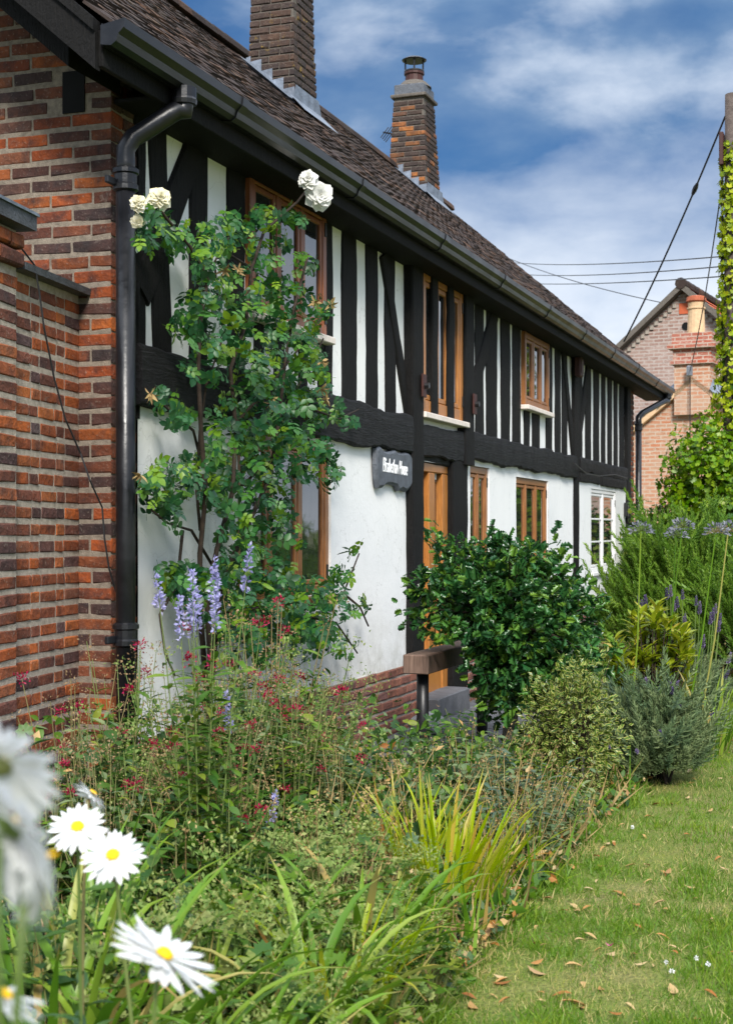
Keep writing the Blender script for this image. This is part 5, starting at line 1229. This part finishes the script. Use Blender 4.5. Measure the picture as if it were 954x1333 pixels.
# agapanthus: globes of seed on long stalks
def agapanthus(px, py, d, label, seed, stem_to=None):
    r = np.random.RandomState(seed); top = HP(px, py, d); g = GP(stem_to[0], d) if stem_to else (top.x + .1, top.y)
    b = empty('agapanthus', (g[0], g[1], 0)); tag(b, label, 'agapanthus', 'agapanthus stalks by the rosemary hedge')
    gv = Vector((g[0], g[1], 0)); MB().tube([gv, gv.lerp(top, .5) + Vector((.02, 0, 0)), top], [.007, .006, .0045], 6).build('stalk', 'blade_green', b)
    n = 90; q = unit(r.randn(n, 3)); q[:, 2] = np.abs(q[:, 2]) * .9 - .25; me = MB()
    for v in q[:60]: me.tube([top, top + Vector(v) * .07], .0012, 3)
    hd = me.build('seed_head', 'stem_green', b); pts = np.array(top) + q * r.uniform(.06, .08, n)[:, None]
    leaves(hd, 'floret', SMALL, pts, q, r.randn(n, 3), r.uniform(.02, .035, n), 'seed_blue', 0, r, 'florets')
agapanthus(834, 690, 10.2, 'grey seed head of agapanthus on a green stalk by the house corner', 1, (818, 0))
agapanthus(888, 685, 10.5, 'grey agapanthus seed head left of centre above the rosemary hedge', 2, (848, 0))
agapanthus(880, 696, 11.3, 'small grey agapanthus head just over the hedge top', 3, (860, 0))
agapanthus(932, 692, 10.0, 'grey agapanthus seed head on a stalk leaning across the hedge', 4, (885, 0))
agapanthus(948, 690, 10.4, 'agapanthus seed head cut by the picture edge', 5, (905, 0))

# ---- strap leaved clumps: each blade a leaf of its own, a few blade shapes shared
def blade_t(bend, w=.035, n=9, twist=.2):
    v, e, f = [], [], []; y = z = 0.0; a = 1.35
    for i in range(n + 1):
        t = i / n; ww = w * (.7 + .6 * math.sin(math.pi * min(1, t * 1.05 + .12))) * (1 if t < .8 else max(.04, (1 - t) / .2)); tw = twist * t
        v += [(-ww / 2 * math.cos(tw), y, z + ww * .3 - ww / 2 * math.sin(tw)), (0, y, z), (ww / 2 * math.cos(tw), y, z + ww * .3 + ww / 2 * math.sin(tw))]; e += [t, t, t]
        y += math.cos(a) / n; z += math.sin(a) / n; a -= bend / n * (.4 + 1.2 * t)
    for i in range(n): q = i * 3; f += [(q, q + 1, q + 4, q + 3), (q + 1, q + 2, q + 5, q + 4)]
    return tmpl(v, f, e)
BL = {k: [blade_t(b, w, 9, tw) for b, tw in ((bb[0], .2), (bb[1], -.3), (bb[2], .4), (bb[3], 0))] for k, w, bb in (('wide', .034, (1.2, 1.7, 2.2, 2.6)), ('thin', .028, (.5, .9, 1.4, 2.0)), ('upright', .040, (.2, .45, .7, 1.1)), ('croc', .026, (.15, .4, .7, 1.2)))}
def clump(name, px, d, n, hgt, kind, mat, label, seed, rad=.1, group=None, cat='plant', lean=(0, 0), loc=None):
    r = np.random.RandomState(seed); x, y = loc or GP(px, d); b = empty(name, (x, y, 0)); tag(b, label, cat, group)
    for k in range(n):
        t = BL[kind][r.randint(4)]; me = tmesh('blade', t, mat); a = r.rand() * 6.28; o = bpy.data.objects.new('blade', me); COL.objects.link(o); o.parent = b
        s = hgt * r.uniform(.65, 1.15); q = rad * math.sqrt(r.rand())
        o.matrix_local = Matrix.Translation((q * math.cos(a), q * math.sin(a), 0)) @ Matrix.Rotation(r.uniform(-.15, .15) + lean[1], 4, 'X') @ Matrix.Rotation(r.uniform(-.15, .15) + lean[0], 4, 'Y') @ Matrix.Rotation(a - math.pi / 2 + r.uniform(-.5, .5), 4, 'Z') @ Matrix.Scale(s, 4)
    return b
clump('crocosmia', 575, 5.85, 110, .54, 'croc', 'blade_yellow', 'yellow green strap leaved crocosmia with orange tips at the lawn edge', 61, .20, lean=(.12, 0))
clump('crocosmia', 520, 6.2, 50, .50, 'croc', 'blade_yellow', 'smaller yellowing crocosmia clump behind the larger one', 62, .14, lean=(.15, 0))
clump('crocosmia', 640, 6.25, 20, .40, 'thin', 'blade_yellow', 'sprawling yellow and orange crocosmia leaves against the lawn', 63, .12, lean=(.3, 0))
clump('agapanthus_clump', 925, 10.2, 46, .62, 'thin', 'blade_green', 'spray of narrow green agapanthus leaves at the right edge', 64, .20)
clump('agapanthus_clump', 905, 9.9, 30, .42, 'thin', 'blade_green', 'low narrow green leaves spilling onto the far lawn edge', 65, .2)
clump('daylily', 470, 4.75, 40, .62, 'wide', 'blade_green', 'arching broad green daylily leaves beside the lawn near the front', 66, .10)
clump('daylily', 400, 4.1, 34, .60, 'wide', 'blade_green', 'arching green daylily clump low at bottom centre', 67, .10)
clump('daylily', 330, 4.7, 26, .60, 'wide', 'blade_green', 'daylily leaves among the grey green mounds', 68, .10)
clump('daylily', 60, 3.6, 50, .80, 'thin', 'blade_green', 'upright sword leaves at lower left under the daisies', 69, .16)
clump('daylily', 190, 3.6, 38, .72, 'wide', 'blade_green', 'green strap leaves rising behind the lowest daisy', 70, .14)
clump('daylily', 300, 3.45, 30, .56, 'wide', 'blade_green', 'long strap leaves sweeping across the bottom edge', 71, .12)
clump('daylily', 520, 5.1, 30, .46, 'wide', 'blade_green', 'short arching strap leaves between crocosmia and lawn', 73, .10)
clump('daylily', 440, 4.35, 30, .55, 'thin', 'blade_yellow', 'yellowing narrow strap leaves beside the arching daylilies', 74, .12)
clump('daylily', 250, 4.0, 30, .62, 'thin', 'blade_green', 'narrow bright strap leaves behind the tilted daisy', 75, .14)
clump('daylily', 110, 4.4, 34, .72, 'thin', 'blade_green', 'sword leaves behind the pair of open daisies', 72, .12)

# ---- leafy perennials: a prototype of each kind, then copies
def stem_plant(name, seed, n_stem, h, t, leaf_mat_, leaf_size, gap, spread, stem_mat='stem_green', flower=None, pflow=0.0, opp=True, leafy=.8, droop=.0, hmin=.6):
    r = np.random.RandomState(seed); b = empty(name, (0, 0, 0)); mb = MB(); pos, yd, nr, sc_ = [], [], [], []; heads = []
    for k in range(n_stem):
        a = r.rand() * 6.28; q = spread * r.rand() ** .7; hh = h * r.uniform(hmin, 1.1); bx, by = .3 * q * math.cos(a), .3 * q * math.sin(a)
        tip = Vector((bx + q * math.cos(a) + r.uniform(-.05, .05), by + q * math.sin(a) + r.uniform(-.05, .05), hh)); m = Vector((bx * .5 + tip.x * .5 - .1 * q * math.cos(a), by * .5 + tip.y * .5 - .1 * q * math.sin(a), hh * .55)); p0 = Vector((bx, by, 0))
        pts = [p0.lerp(m, s).lerp(m.lerp(tip, s), s) for s in (0, .2, .4, .6, .8, 1)]; mb.tube(pts, [.0035, .0035, .003, .0028, .0022, .0015], 4)
        s = .08; i = 0
        while s < leafy:
            p = p0.lerp(m, s).lerp(m.lerp(tip, s), s)
            for sg in ((0, math.pi) if opp else (0,)):
                aa = i * 1.57 + sg + r.uniform(-.3, .3) if opp else i * 2.4; el = r.uniform(-.2, .7) - droop
                d = np.array([math.cos(aa) * math.cos(el), math.sin(aa) * math.cos(el), math.sin(el)]); pos.append(tuple(p)); yd.append(d); nr.append(np.array([-d[0] * .4, -d[1] * .4, 1]) + r.randn(3) * .2); sc_.append(leaf_size * r.uniform(.7, 1.2) * (1.15 - .5 * s))
            s += gap / hh; i += 1
        heads.append((tip, (tip - m).normalized(), r.rand() < pflow))
    mb.build('stem', stem_mat, b)
    leaves(b, 'leaf', t, pos, yd, nr, sc_, leaf_mat_, 0, r, 'leaves')
    for tip, ax, fl in heads:
        if flower == 'cyme':
            k = 46; base = np.array(tip); q = r.randn(k, 3) * np.array([.012, .012, .010]); mt = 'petal_crimson' if fl else 'seed_brown'
            if not fl: q *= 1.6; k = 26; q = q[:k]
            me = scatter_mesh('flower_head', SMALL, base + q, q + np.array([0, 0, .01]), r.randn(k, 3), r.uniform(.010, .018, k) if fl else r.uniform(.007, .016, k), r.rand(k), mt, tip)
            link_mesh('flower_head' if fl else 'seed_head', me, b, tip, 'stuff')
        elif flower == 'spike' and fl:
            k = 90; s = r.rand(k) * r.uniform(.12, .18); q = unit(r.randn(k, 3)) * (.013 + .012 * r.rand(k))[:, None] * np.clip(1.25 - s / .16, .3, 1)[:, None]
            me = scatter_mesh('flower_spike', SMALL, np.array(tip) - np.array(ax) * .05 + np.array(ax)[None, :] * s[:, None] + q * .4, q + np.array([0, 0, .004]), r.randn(k, 3), r.uniform(.012, .022, k), r.rand(k), 'petal_purple', tip); link_mesh('flower_spike', me, b, tip, 'stuff')
        elif flower == 'froth':
            k = 34; q = r.randn(k, 3) * np.array([.03, .03, .022]); me = scatter_mesh('froth', SMALL, np.array(tip) + q, r.randn(k, 3) + np.array([0, 0, .5]), r.randn(k, 3), r.uniform(.008, .018, k), r.rand(k), 'leaf_pale', tip); link_mesh('flower_froth', me, b, tip, 'stuff')
        elif flower == 'dry':
            k = 14; q = r.randn(k, 3) * .02; me = scatter_mesh('seed_head', SMALL, np.array(tip) + q, r.randn(k, 3), r.randn(k, 3), r.uniform(.008, .018, k), r.rand(k), 'straw', tip); link_mesh('seed_head', me, b, tip, 'stuff')
    return b
def mound(name, seed, n, rad, h, t, mat, size, froth=0):
    r = np.random.RandomState(seed); b = empty(name, (0, 0, 0)); mb = MB(); pos, yd, nr = [], [], []
    for k in range(n):
        a = r.rand() * 6.28; q = rad * r.rand() ** .5; z = h * math.sqrt(max(.05, 1 - (q / rad) ** 2 * .8)) * r.uniform(.55, 1.05); p = Vector((q * math.cos(a), q * math.sin(a), z)); mb.tube([(p.x * .3, p.y * .3, 0), (p.x * .7, p.y * .7, z * .7), p], [.002, .0016, .0012], 3)
        d = np.array([math.cos(a), math.sin(a), r.uniform(-.3, .5)]) + r.randn(3) * .3; pos.append(tuple(p)); yd.append(d); nr.append(np.array([math.cos(a) * .3, math.sin(a) * .3, 1]) + r.randn(3) * .35)
    mb.build('stem', 'stem_green', b); leaves(b, 'leaf', t, pos, yd, nr, r.uniform(size[0], size[1], n), mat, 0, r, 'leaves')
    if froth:
        pp = []; 
        for k in range(froth):
            a = r.rand() * 6.28; q = rad * r.rand() ** .5; c = np.array([q * math.cos(a), q * math.sin(a), h * r.uniform(.8, 1.2)]); pp.append(c + r.randn(22, 3) * np.array([.028, .028, .02]))
        pp = np.vstack(pp); m = len(pp); leaves(b, 'froth', SMALL, pp, r.randn(m, 3) + np.array([0, 0, .5]), r.randn(m, 3), r.uniform(.010, .022, m), 'leaf_pale', 0, r, 'froth')
    return b
ORD = 'first second third fourth fifth sixth seventh eighth ninth tenth eleventh twelfth thirteenth fourteenth fifteenth sixteenth'.split()
def plant_out(proto, spots, label, group, cat, seed=1, z=0.0, rows=None):
    rr = random.Random(seed); labels = [label] * len(spots)
    if rows:                                    # rows: (distance limit, phrase); ordinal counted from the brick wall side
        lab = {}
        for j, (lim, ph) in enumerate(rows):
            lo = rows[j - 1][0] if j else 0
            idx = sorted([i for i, s in enumerate(spots) if lo <= s[1] < lim], key=lambda i: spots[i][0])
            for k, i in enumerate(idx): lab[i] = label + ', ' + ((ORD[k] + ' ') if len(idx) > 1 else 'alone ') + ph
        labels = [lab[i] for i in range(len(spots))]
    for i, (px, d, s) in enumerate(spots):
        x, y = GP(px, d); p = proto[i % len(proto)]; lb = labels[i]
        if i < len(proto):
            p.location = (x, y, z); p.rotation_euler = (0, 0, rr.uniform(0, 6.28)); p.scale = (s, s, s); tag(p, lb, cat, group)
        else: tag(dup(p, (x, y, z), rr.uniform(0, 6.28), s), lb, cat, group)
V1 = stem_plant('red_valerian', 101, 22, .98, LANCE, 'leaf_grey', .095, .065, .24, flower='cyme', pflow=.10, leafy=.82)
V2 = stem_plant('red_valerian', 102, 21, 1.04, LANCE, 'leaf_green', .10, .065, .26, flower='cyme', pflow=.08, leafy=.8)
V3 = stem_plant('red_valerian', 103, 20, .92, LANCE, 'leaf_green', .095, .06, .22, flower='cyme', pflow=.12, leafy=.82)
plant_out([V1, V2, V3], [(95, 5.9, .92), (165, 6.3, .95), (240, 6.2, 1.0), (300, 6.5, 1.12), (350, 6.7, 1.10), (400, 6.9, .85), (330, 6.1, .9), (270, 5.7, .88), (60, 5.3, .8), (420, 6.3, .72), (380, 6.0, .85), (200, 5.5, .8), (140, 5.2, .75), (310, 5.4, .75)],
          'red valerian with crimson heads', 'red valerian in the bed', 'flower plant', 3, rows=((5.95, 'from the brick wall, nearer the daisies'), (9, 'from the brick wall, along the house front')))
Y1 = stem_plant('broad_leaf_plant', 111, 9, .62, OVAL, 'leaf_dark', .12, .07, .22, leafy=.95, droop=.1)
Y2 = stem_plant('broad_leaf_plant', 112, 8, .55, OVAL, 'leaf_green', .11, .07, .2, leafy=.95, droop=.1)
plant_out([Y1, Y2], [(180, 5.0, .95), (235, 4.9, 1.0), (300, 5.0, .95), (360, 5.3, .9), (130, 4.6, .9), (270, 4.5, .85), (470, 7.3, .8), (500, 7.8, .8), (430, 5.8, .8), (55, 4.2, .9), (20, 3.8, .9), (600, 8.2, .85), (565, 8.3, .8), (622, 8.5, .85), (585, 8.6, .75), (540, 8.1, .7), (90, 3.9, .9), (340, 4.6, .7), (490, 6.6, .75), (200, 6.0, 1.3), (262, 6.2, 1.4), (322, 6.3, 1.35), (372, 6.5, 1.3), (415, 6.55, 1.0), (160, 5.85, 1.2), (290, 5.85, 1.25), (120, 5.6, 1.15), (228, 6.5, 1.4), (345, 5.9, 1.1), (395, 6.1, 1.0), (180, 5.45, 1.1)],
          'flowerless leafy green plant', 'leafy plants in the bed', 'plant', 4, rows=((4.55, 'from the brick wall, by the daisies'), (5.5, 'from the brick wall, in mid bed'), (6.15, 'from the brick wall, under the valerian'), (9, 'from the brick wall, along the house front')))
D1 = stem_plant('dried_stems', 121, 16, .66, NEEDLE, 'straw', .07, .12, .32, 'straw', flower='dry', opp=False)
D2 = stem_plant('dried_stems', 122, 14, .58, NEEDLE, 'straw', .08, .12, .36, 'straw', flower='dry', opp=False)
plant_out([D1, D2], [(300, 5.6, 1.0), (400, 5.9, .95), (450, 6.3, .9), (480, 6.9, .9), (360, 5.5, .9), (540, 6.6, .8), (660, 7.0, .75), (700, 7.2, .7), (610, 7.4, .8), (240, 5.2, 1.0), (420, 5.3, .8), (560, 7.2, .8), (90, 5.6, .95), (680, 6.6, .6), (650, 6.3, .55), (700, 6.85, .55), (620, 6.1, .5), (730, 7.3, .5)],
          'tangle of dry tan stems', 'dried stems in the bed', 'dried plant', 5, rows=((6.0, 'from the brick wall, in mid bed'), (9, 'from the brick wall, behind the crocosmia')))
F1 = stem_plant('frothy_perennial', 161, 18, .92, LANCE, 'leaf_pale', .07, .05, .24, flower='froth', leafy=.9)
F2 = stem_plant('frothy_perennial', 162, 16, .86, LANCE, 'leaf_green', .07, .05, .24, flower='froth', leafy=.9)
plant_out([F1, F2], [(300, 6.35, 1.05), (345, 6.55, 1.1), (388, 6.7, 1.08), (425, 6.75, .95), (250, 6.0, 1.0), (200, 5.75, .95), (150, 5.6, .85), (370, 6.25, .95)], 'pale green perennial topped with froth', 'frothy perennials in the bed', 'plant', 8, rows=((9, 'from the brick wall'),))
G1 = mound('geranium_mound', 131, 90, .24, .42, LOBED, 'leaf_green', (.05, .09), 14)
G2 = mound('geranium_mound', 132, 80, .22, .40, LOBED, 'leaf_pale', (.04, .075), 22)
plant_out([G1, G2], [(350, 4.9, 1.1), (420, 5.0, 1.05), (480, 5.3, .95), (300, 4.3, 1.05), (390, 4.55, .95), (460, 4.6, .85), (520, 4.75, .75), (240, 4.2, 1.1), (340, 3.9, .95), (150, 3.9, 1.1), (430, 4.05, .8), (500, 4.4, .7), (560, 4.7, .55), (360, 3.5, .85), (250, 3.4, .85), (440, 5.5, 1.0), (150, 3.1, .9), (530, 5.4, .8), (60, 3.0, .95), (200, 2.9, .8), (300, 3.0, .75), (380, 5.3, 1.1), (310, 5.1, 1.1)],
          'low frothy grey green mound', 'low mounds at the front of the bed', 'plant', 6, rows=((4.0, 'from the wall side, in the front row'), (4.8, 'from the wall side, in the second row'), (9, 'from the wall side, in the back row')))
S1 = stem_plant('sage_plant', 141, 12, .44, OVAL, 'leaf_grey', .085, .045, .2, leafy=1.0)
S2 = stem_plant('sage_plant', 142, 11, .40, LANCE, 'leaf_blue', .10, .04, .2, leafy=1.0)
plant_out([S1, S2], [(640, 7.3, 1.15), (690, 7.4, 1.1), (720, 7.0, .85), (660, 6.8, .9), (610, 7.7, 1.1), (575, 7.9, 1.0), (700, 6.7, .65), (630, 6.6, .75), (600, 7.0, .9), (550, 7.4, .85)],
          'soft grey green sage plant', 'sage plants by the lawn edge', 'plant', 7, rows=((7.2, 'from the daylilies, before the euonymus'), (9, 'from the handrail, behind the front sage')))
P1 = stem_plant('veronica', 151, 9, 1.27, LANCE, 'leaf_green', .10, .05, .13, flower='spike', pflow=1, leafy=.84, droop=-.1, hmin=.92)
plant_out([P1], [(262, 5.2, 1.0)], 'tall blue purple flower spikes in front of the climbing rose', 'veronica', 'flower plant')
P2 = stem_plant('veronica', 152, 2, .92, LANCE, 'leaf_green', .09, .05, .12, flower='spike', pflow=1, leafy=.84)
plant_out([P2], [(318, 5.4, .9)], 'shorter plant with slim violet spikes among the valerian', 'veronica', 'flower plant')

# ---- shasta daisies
PETAL = leaf_t(.23, 5, -.10, .10, .62)
def daisy(px, py, d, rad, face, seed, label, npet=24, droop=.0, disc=.24):
    r = random.Random(seed); c = HP(px, py, d); f = Vector(face).normalized(); gx, gy = c.x + r.uniform(-.06, .06), c.y + r.uniform(-.02, .12)
    b = empty('daisy', (gx, gy, 0)); tag(b, label, 'daisy', 'white daisies at the front of the bed')
    g = Vector((gx, gy, 0)); m = g.lerp(c, .6) - f * .05; pts = [g.lerp(m, s).lerp(m.lerp(c - f * .012, s), s) for s in (0, .2, .4, .6, .8, .93, 1)]
    MB().tube(pts, [.0045, .004, .004, .0035, .0035, .003, .004], 6).build('stem', 'stem_green', b, smooth=True)
    pos, yd, nr, sc_ = [], [], [], []
    for k in range(16):
        s = .1 + .55 * k / 16; p = g.lerp(m, s).lerp(m.lerp(c, s), s); a = k * 2.4; dd = np.array([math.cos(a), math.sin(a), .6]); pos.append(tuple(p)); yd.append(dd); nr.append(np.array([-dd[0], -dd[1], 1])); sc_.append(.11 - .05 * s)
    leaves(b, 'leaf', LANCE, pos, yd, nr, sc_, 'leaf_dark', 0, np.random.RandomState(seed), 'leaves')
    h = empty('flower_head', c, b); t1 = f.orthogonal().normalized(); t2 = f.cross(t1); me = tmesh('petal', PETAL, 'petal_white')
    for ring, n_, tl in ((0, npet, -.05), (1, npet - 6, .16)):
        for k in range(n_):
            a = 2 * math.pi * (k + .5 * ring) / n_ + r.uniform(-.08, .08); hh = t1 * math.cos(a) + t2 * math.sin(a); t = tl - droop + r.uniform(-.14, .12); dd = hh * math.cos(t) + f * math.sin(t); nn = f * math.cos(t) - hh * math.sin(t); xx = dd.cross(nn)
            o = bpy.data.objects.new('petal', me); COL.objects.link(o); o.parent = h; s = rad * r.uniform(.86, 1.06) * (1 - .08 * ring); st = hh * rad * .14 + f * .002 * ring
            o.matrix_local = Matrix(((xx.x * s, dd.x * s, nn.x * s, st.x), (xx.y * s, dd.y * s, nn.y * s, st.y), (xx.z * s, dd.z * s, nn.z * s, st.z), (0, 0, 0, 1)))
    bm = bmesh.new(); bmesh.ops.create_uvsphere(bm, u_segments=14, v_segments=8, radius=1); q = f.to_track_quat('Z', 'Y').to_matrix().to_4x4()
    for v in bm.verts: v.co = Vector((v.co.x * rad * disc, v.co.y * rad * disc, max(v.co.z, -.1) * rad * .13 + (.0012 if (v.index * 7) % 3 else 0)))
    bm.transform(q); dm = bpy.data.meshes.new('disc'); bm.to_mesh(dm); bm.free(); dm.materials.append(MATS['disc_yellow']); link_mesh('disc', dm, h, c + f * rad * .05)
    cu = MB(); cu.tube([c - f * rad * .16, c - f * rad * .09, c - f * rad * .01], [rad * .06, rad * .2, rad * .23], 10); cu.build('cup', 'stem_green', h, c, smooth=True)
toC = Vector((.3, -.9, 0))
daisy(101, 1077, 2.62, .050, (.25, -.55, .80), 1, 'open white daisy with yellow centre, left of an open pair')
daisy(147, 1114, 2.50, .050, (.20, -.60, .78), 2, 'open white daisy with yellow centre, right of an open pair')
daisy(120, 1034, 2.9, .040, (.5, .6, .7), 3, 'half open white daisy seen from behind above the open pair', 20, .2)
daisy(212, 1246, 1.9, .070, (.48, .16, .82), 4, 'large white daisy tilted sideways at the bottom', 26, -.12, .17)
daisy(0, 995, 1.0, .044, (-.1, .7, .55), 5, 'blurred white daisy highest at the left edge', 26, .15, .1)
daisy(14, 1072, .92, .050, (.4, .8, .5), 6, 'large blurred white daisy at the left edge', 28, .2, .04)
daisy(58, 1116, .95, .046, (.6, .7, .25), 7, 'blurred white daisy drooping below the largest one', 26, .5, .04)
daisy(2, 1298, 1.30, .040, (.3, .3, .85), 8, 'small white daisy in the bottom left corner', 22)

# ---- undergrowth that fills the bed between the plants
def undergrowth():
    r = np.random.RandomState(77); specs = [('leaf_green', OVAL, 7500, (.03, .075)), ('leaf_dark', LOBED, 4500, (.035, .08)), ('leaf_grey', SMALL, 7000, (.02, .05)), ('straw', NEEDLE, 4000, (.10, .26)), ('leaf_pale', SMALL, 3200, (.016, .036)), ('dead_leaf', SMALL, 2600, (.025, .06)), ('blade_green', NEEDLE, 3000, (.15, .34))]
    for mat, t, n, size in specs:
        m = n * 3; l = r.uniform(LE - .04, WALL - .1, m); u = 2.0 + 17 * r.rand(m) ** 1.9
        dens = np.array([noise.noise(Vector((a * 1.6, b * 1.6, len(mat) * 3.1))) for a, b in zip(l, u)])
        l = np.where((mat == 'dead_leaf') & (r.rand(m) < .35), LE + .45 * r.rand(m) ** 1.5 - .06, l); ok = (dens + r.randn(m) * .25 > -.05) & ~((u > 8.3) & (u < 12.2) & (l > 2.4)) & ~((u < 6.0) & (l > 3.35)); l, u = l[ok][:n], u[ok][:n]; k = len(l)
        edge = np.clip((l - LE) / .5, .12, 1); h = .05 + (.30 + .42 * np.clip((l - 1.7) / 1.4, 0, 1) * (u < 8.2) * (u > 4.6)) * r.rand(k) ** .9 * edge * np.where(u < 8, 1, .7)
        p = np.stack([-l, u, h], 1)
        if t is NEEDLE: p[:, 2] *= .35; yd = r.randn(k, 3) * .45 + np.array([0, 0, 1])
        else: yd = r.randn(k, 3) * .8 + np.array([.1, -.1, .15])
        me = scatter_mesh('undergrowth', t, p, yd, r.randn(k, 3) * .5 + np.array([0, -.2, .9]), r.uniform(size[0], size[1], k), r.rand(k), mat); o = link_mesh('undergrowth', me)
        tag(o, {'leaf_green': 'mixed green leaves filling the flower bed', 'leaf_dark': 'dark lobed leaves close to the soil of the bed', 'leaf_grey': 'small grey green leaves spread through the bed', 'straw': 'dry straw coloured stalks through the bed', 'leaf_pale': 'pale frothy leaflets over the front of the bed', 'dead_leaf': 'withered brown leaves caught in the bed', 'blade_green': 'thin green grass blades growing in the bed'}[mat], 'undergrowth', kind='stuff')
undergrowth()

# ---- lawn: grass blades and fallen leaves
def grass():
    r = np.random.RandomState(88); G = tmpl([(-.045, 0, 0), (.045, 0, 0), (.03, .55, .06), (-.03, .55, .06), (0, 1, .25)], [(0, 1, 2, 3), (3, 2, 4)])
    n = 150000; d = 3.6 * (16 / 3.6) ** r.rand(n); 
    lat = r.uniform(-.02, .36, n) * d + r.uniform(-.15, .1, n); X = -(d * ST - lat * CT); Y = d * CT + lat * ST
    ed = LE + .13 + .05 * np.sin(Y * 3.1) + .04 * np.sin(Y * 7.7 + 1); ok = (X > -ed); X, Y = X[ok], Y[ok]; k = len(X)
    pn = np.array([noise.noise(Vector((x * 1.5, y * 1.5, 0))) for x, y in zip(X, Y)]); p = np.stack([X, Y, 0 * X - .002], 1)
    h = r.uniform(.016, .048, k) * (1 + .4 * pn); near = np.clip(1 - (X + LE) / .14, 0, 1); h = h * (1 + 1.8 * near * r.rand(k))
    pn2 = np.array([noise.noise(Vector((x * 4.5, y * 4.5, 5))) for x, y in zip(X, Y)]); h = h * (1 + .7 * np.clip(pn2, -.6, 1)); rnd = np.clip(.45 * r.rand(k) + .27 + .45 * pn + .3 * pn2 + .25 * (r.rand(k) > .88), 0, .98)
    me = scatter_mesh('grass', G, p, r.randn(k, 3) * .55 + np.array([0, 0, .9]), r.randn(k, 3), h, rnd, 'grass'); o = link_mesh('grass', me); tag(o, 'short mown grass with dry patches beside the flower bed', 'grass', kind='stuff')
grass()
def fallen():
    r = np.random.RandomState(99); ts = [leaf_t(.40, 4, .2, .22, .45), leaf_t(.48, 4, -.18, -.15, .5), leaf_t(.30, 4, .35, .3, .45)]
    spots = [(795, 1165, .075), (712, 1275, .07), (650, 1238, .06), (728, 1310, .085), (640, 1285, .06), (735, 1262, .06), (745, 1300, .06), (690, 1150, .05), (720, 1175, .06), (838, 1130, .05), (880, 1300, .06), (915, 1295, .05), (760, 1220, .05), (800, 1245, .05), (860, 1050, .06), (875, 1050, .05), (920, 1060, .05), (835, 1090, .05), (900, 1005, .06), (930, 960, .06), (850, 1150, .04), (950, 1245, .06), (690, 1260, .045), (770, 1185, .045), (825, 1210, .04), (905, 1160, .05), (940, 1120, .05), (870, 1190, .04), (620, 1320, .06), (665, 1305, .05), (760, 1320, .05), (810, 1325, .045), (700, 1210, .045), (890, 1090, .045), (845, 1030, .06), (870, 990, .05), (915, 945, .06), (940, 1015, .05), (780, 1120, .05), (740, 1130, .05), (660, 1195, .06), (630, 1215, .07), (640, 1225, .07), (620, 1240, .06), (680, 1180, .05), (930, 1200, .04), (780, 1290, .04), (850, 1265, .045), (600, 1300, .05), (905, 1330, .05)]
    for _ in range(46):
        py = 960 + 370 * r.rand() ** .8; spots.append((min(950, 905 - (py - 960) * .80 + r.rand() ** 2.2 * 280), py, r.uniform(.028, .055)))
    for i, (px, py, s) in enumerate(spots):
        d = EYE * FPX / (py - 690); x, y = GP(px, d); t = ts[i % 3]; o = bpy.data.objects.new('fallen_leaf', tmesh('fallen_leaf', t, 'dead_leaf')); COL.objects.link(o)
        o.location = (x, y, .017); o.rotation_euler = (r.uniform(-.12, .12), r.uniform(-.2, .2), r.uniform(0, 6.28)); s *= 1.15; o.scale = (s, s, s); WL[o.name] = o.location.copy()
        tag(o, 'curled dry tan leaf fallen on the grass', 'leaf', 'fallen leaves on the lawn')
    d = EYE * FPX / (1243 - 690); x, y = GP(792, d); o = bpy.data.objects.new('fallen_petal', tmesh('fallen_petal', leaf_t(.8, 4, .35, .3, .5), 'petal_pink')); COL.objects.link(o); o.location = (x, y, .032); o.scale = (.04,) * 3; tag(o, 'single bright pink petal lying on the grass', 'petal')
fallen()
def clover():
    r = np.random.RandomState(5)
    for px, py in ((920, 1270), (905, 1262), (866, 1268), (873, 1280), (822, 1087)):
        d = EYE * FPX / (py - 690); x, y = GP(px, d); b = empty('clover_flower', (x, y, 0)); tag(b, 'tiny white clover head standing in the grass', 'flower', 'white clover in the lawn')
        MB().tube([(x, y, 0), (x + .004, y, .035)], .001, 4).build('stem', 'stem_green', b); k = 26; q = unit(r.randn(k, 3)) * .007
        me = scatter_mesh('florets', SMALL, np.array([x + .004, y, .04]) + q * .4, q, r.randn(k, 3), r.uniform(.007, .010, k), r.rand(k), 'petal_white', (x, y, 0)); link_mesh('florets', me, b, (x, y, 0), 'stuff')
clover()
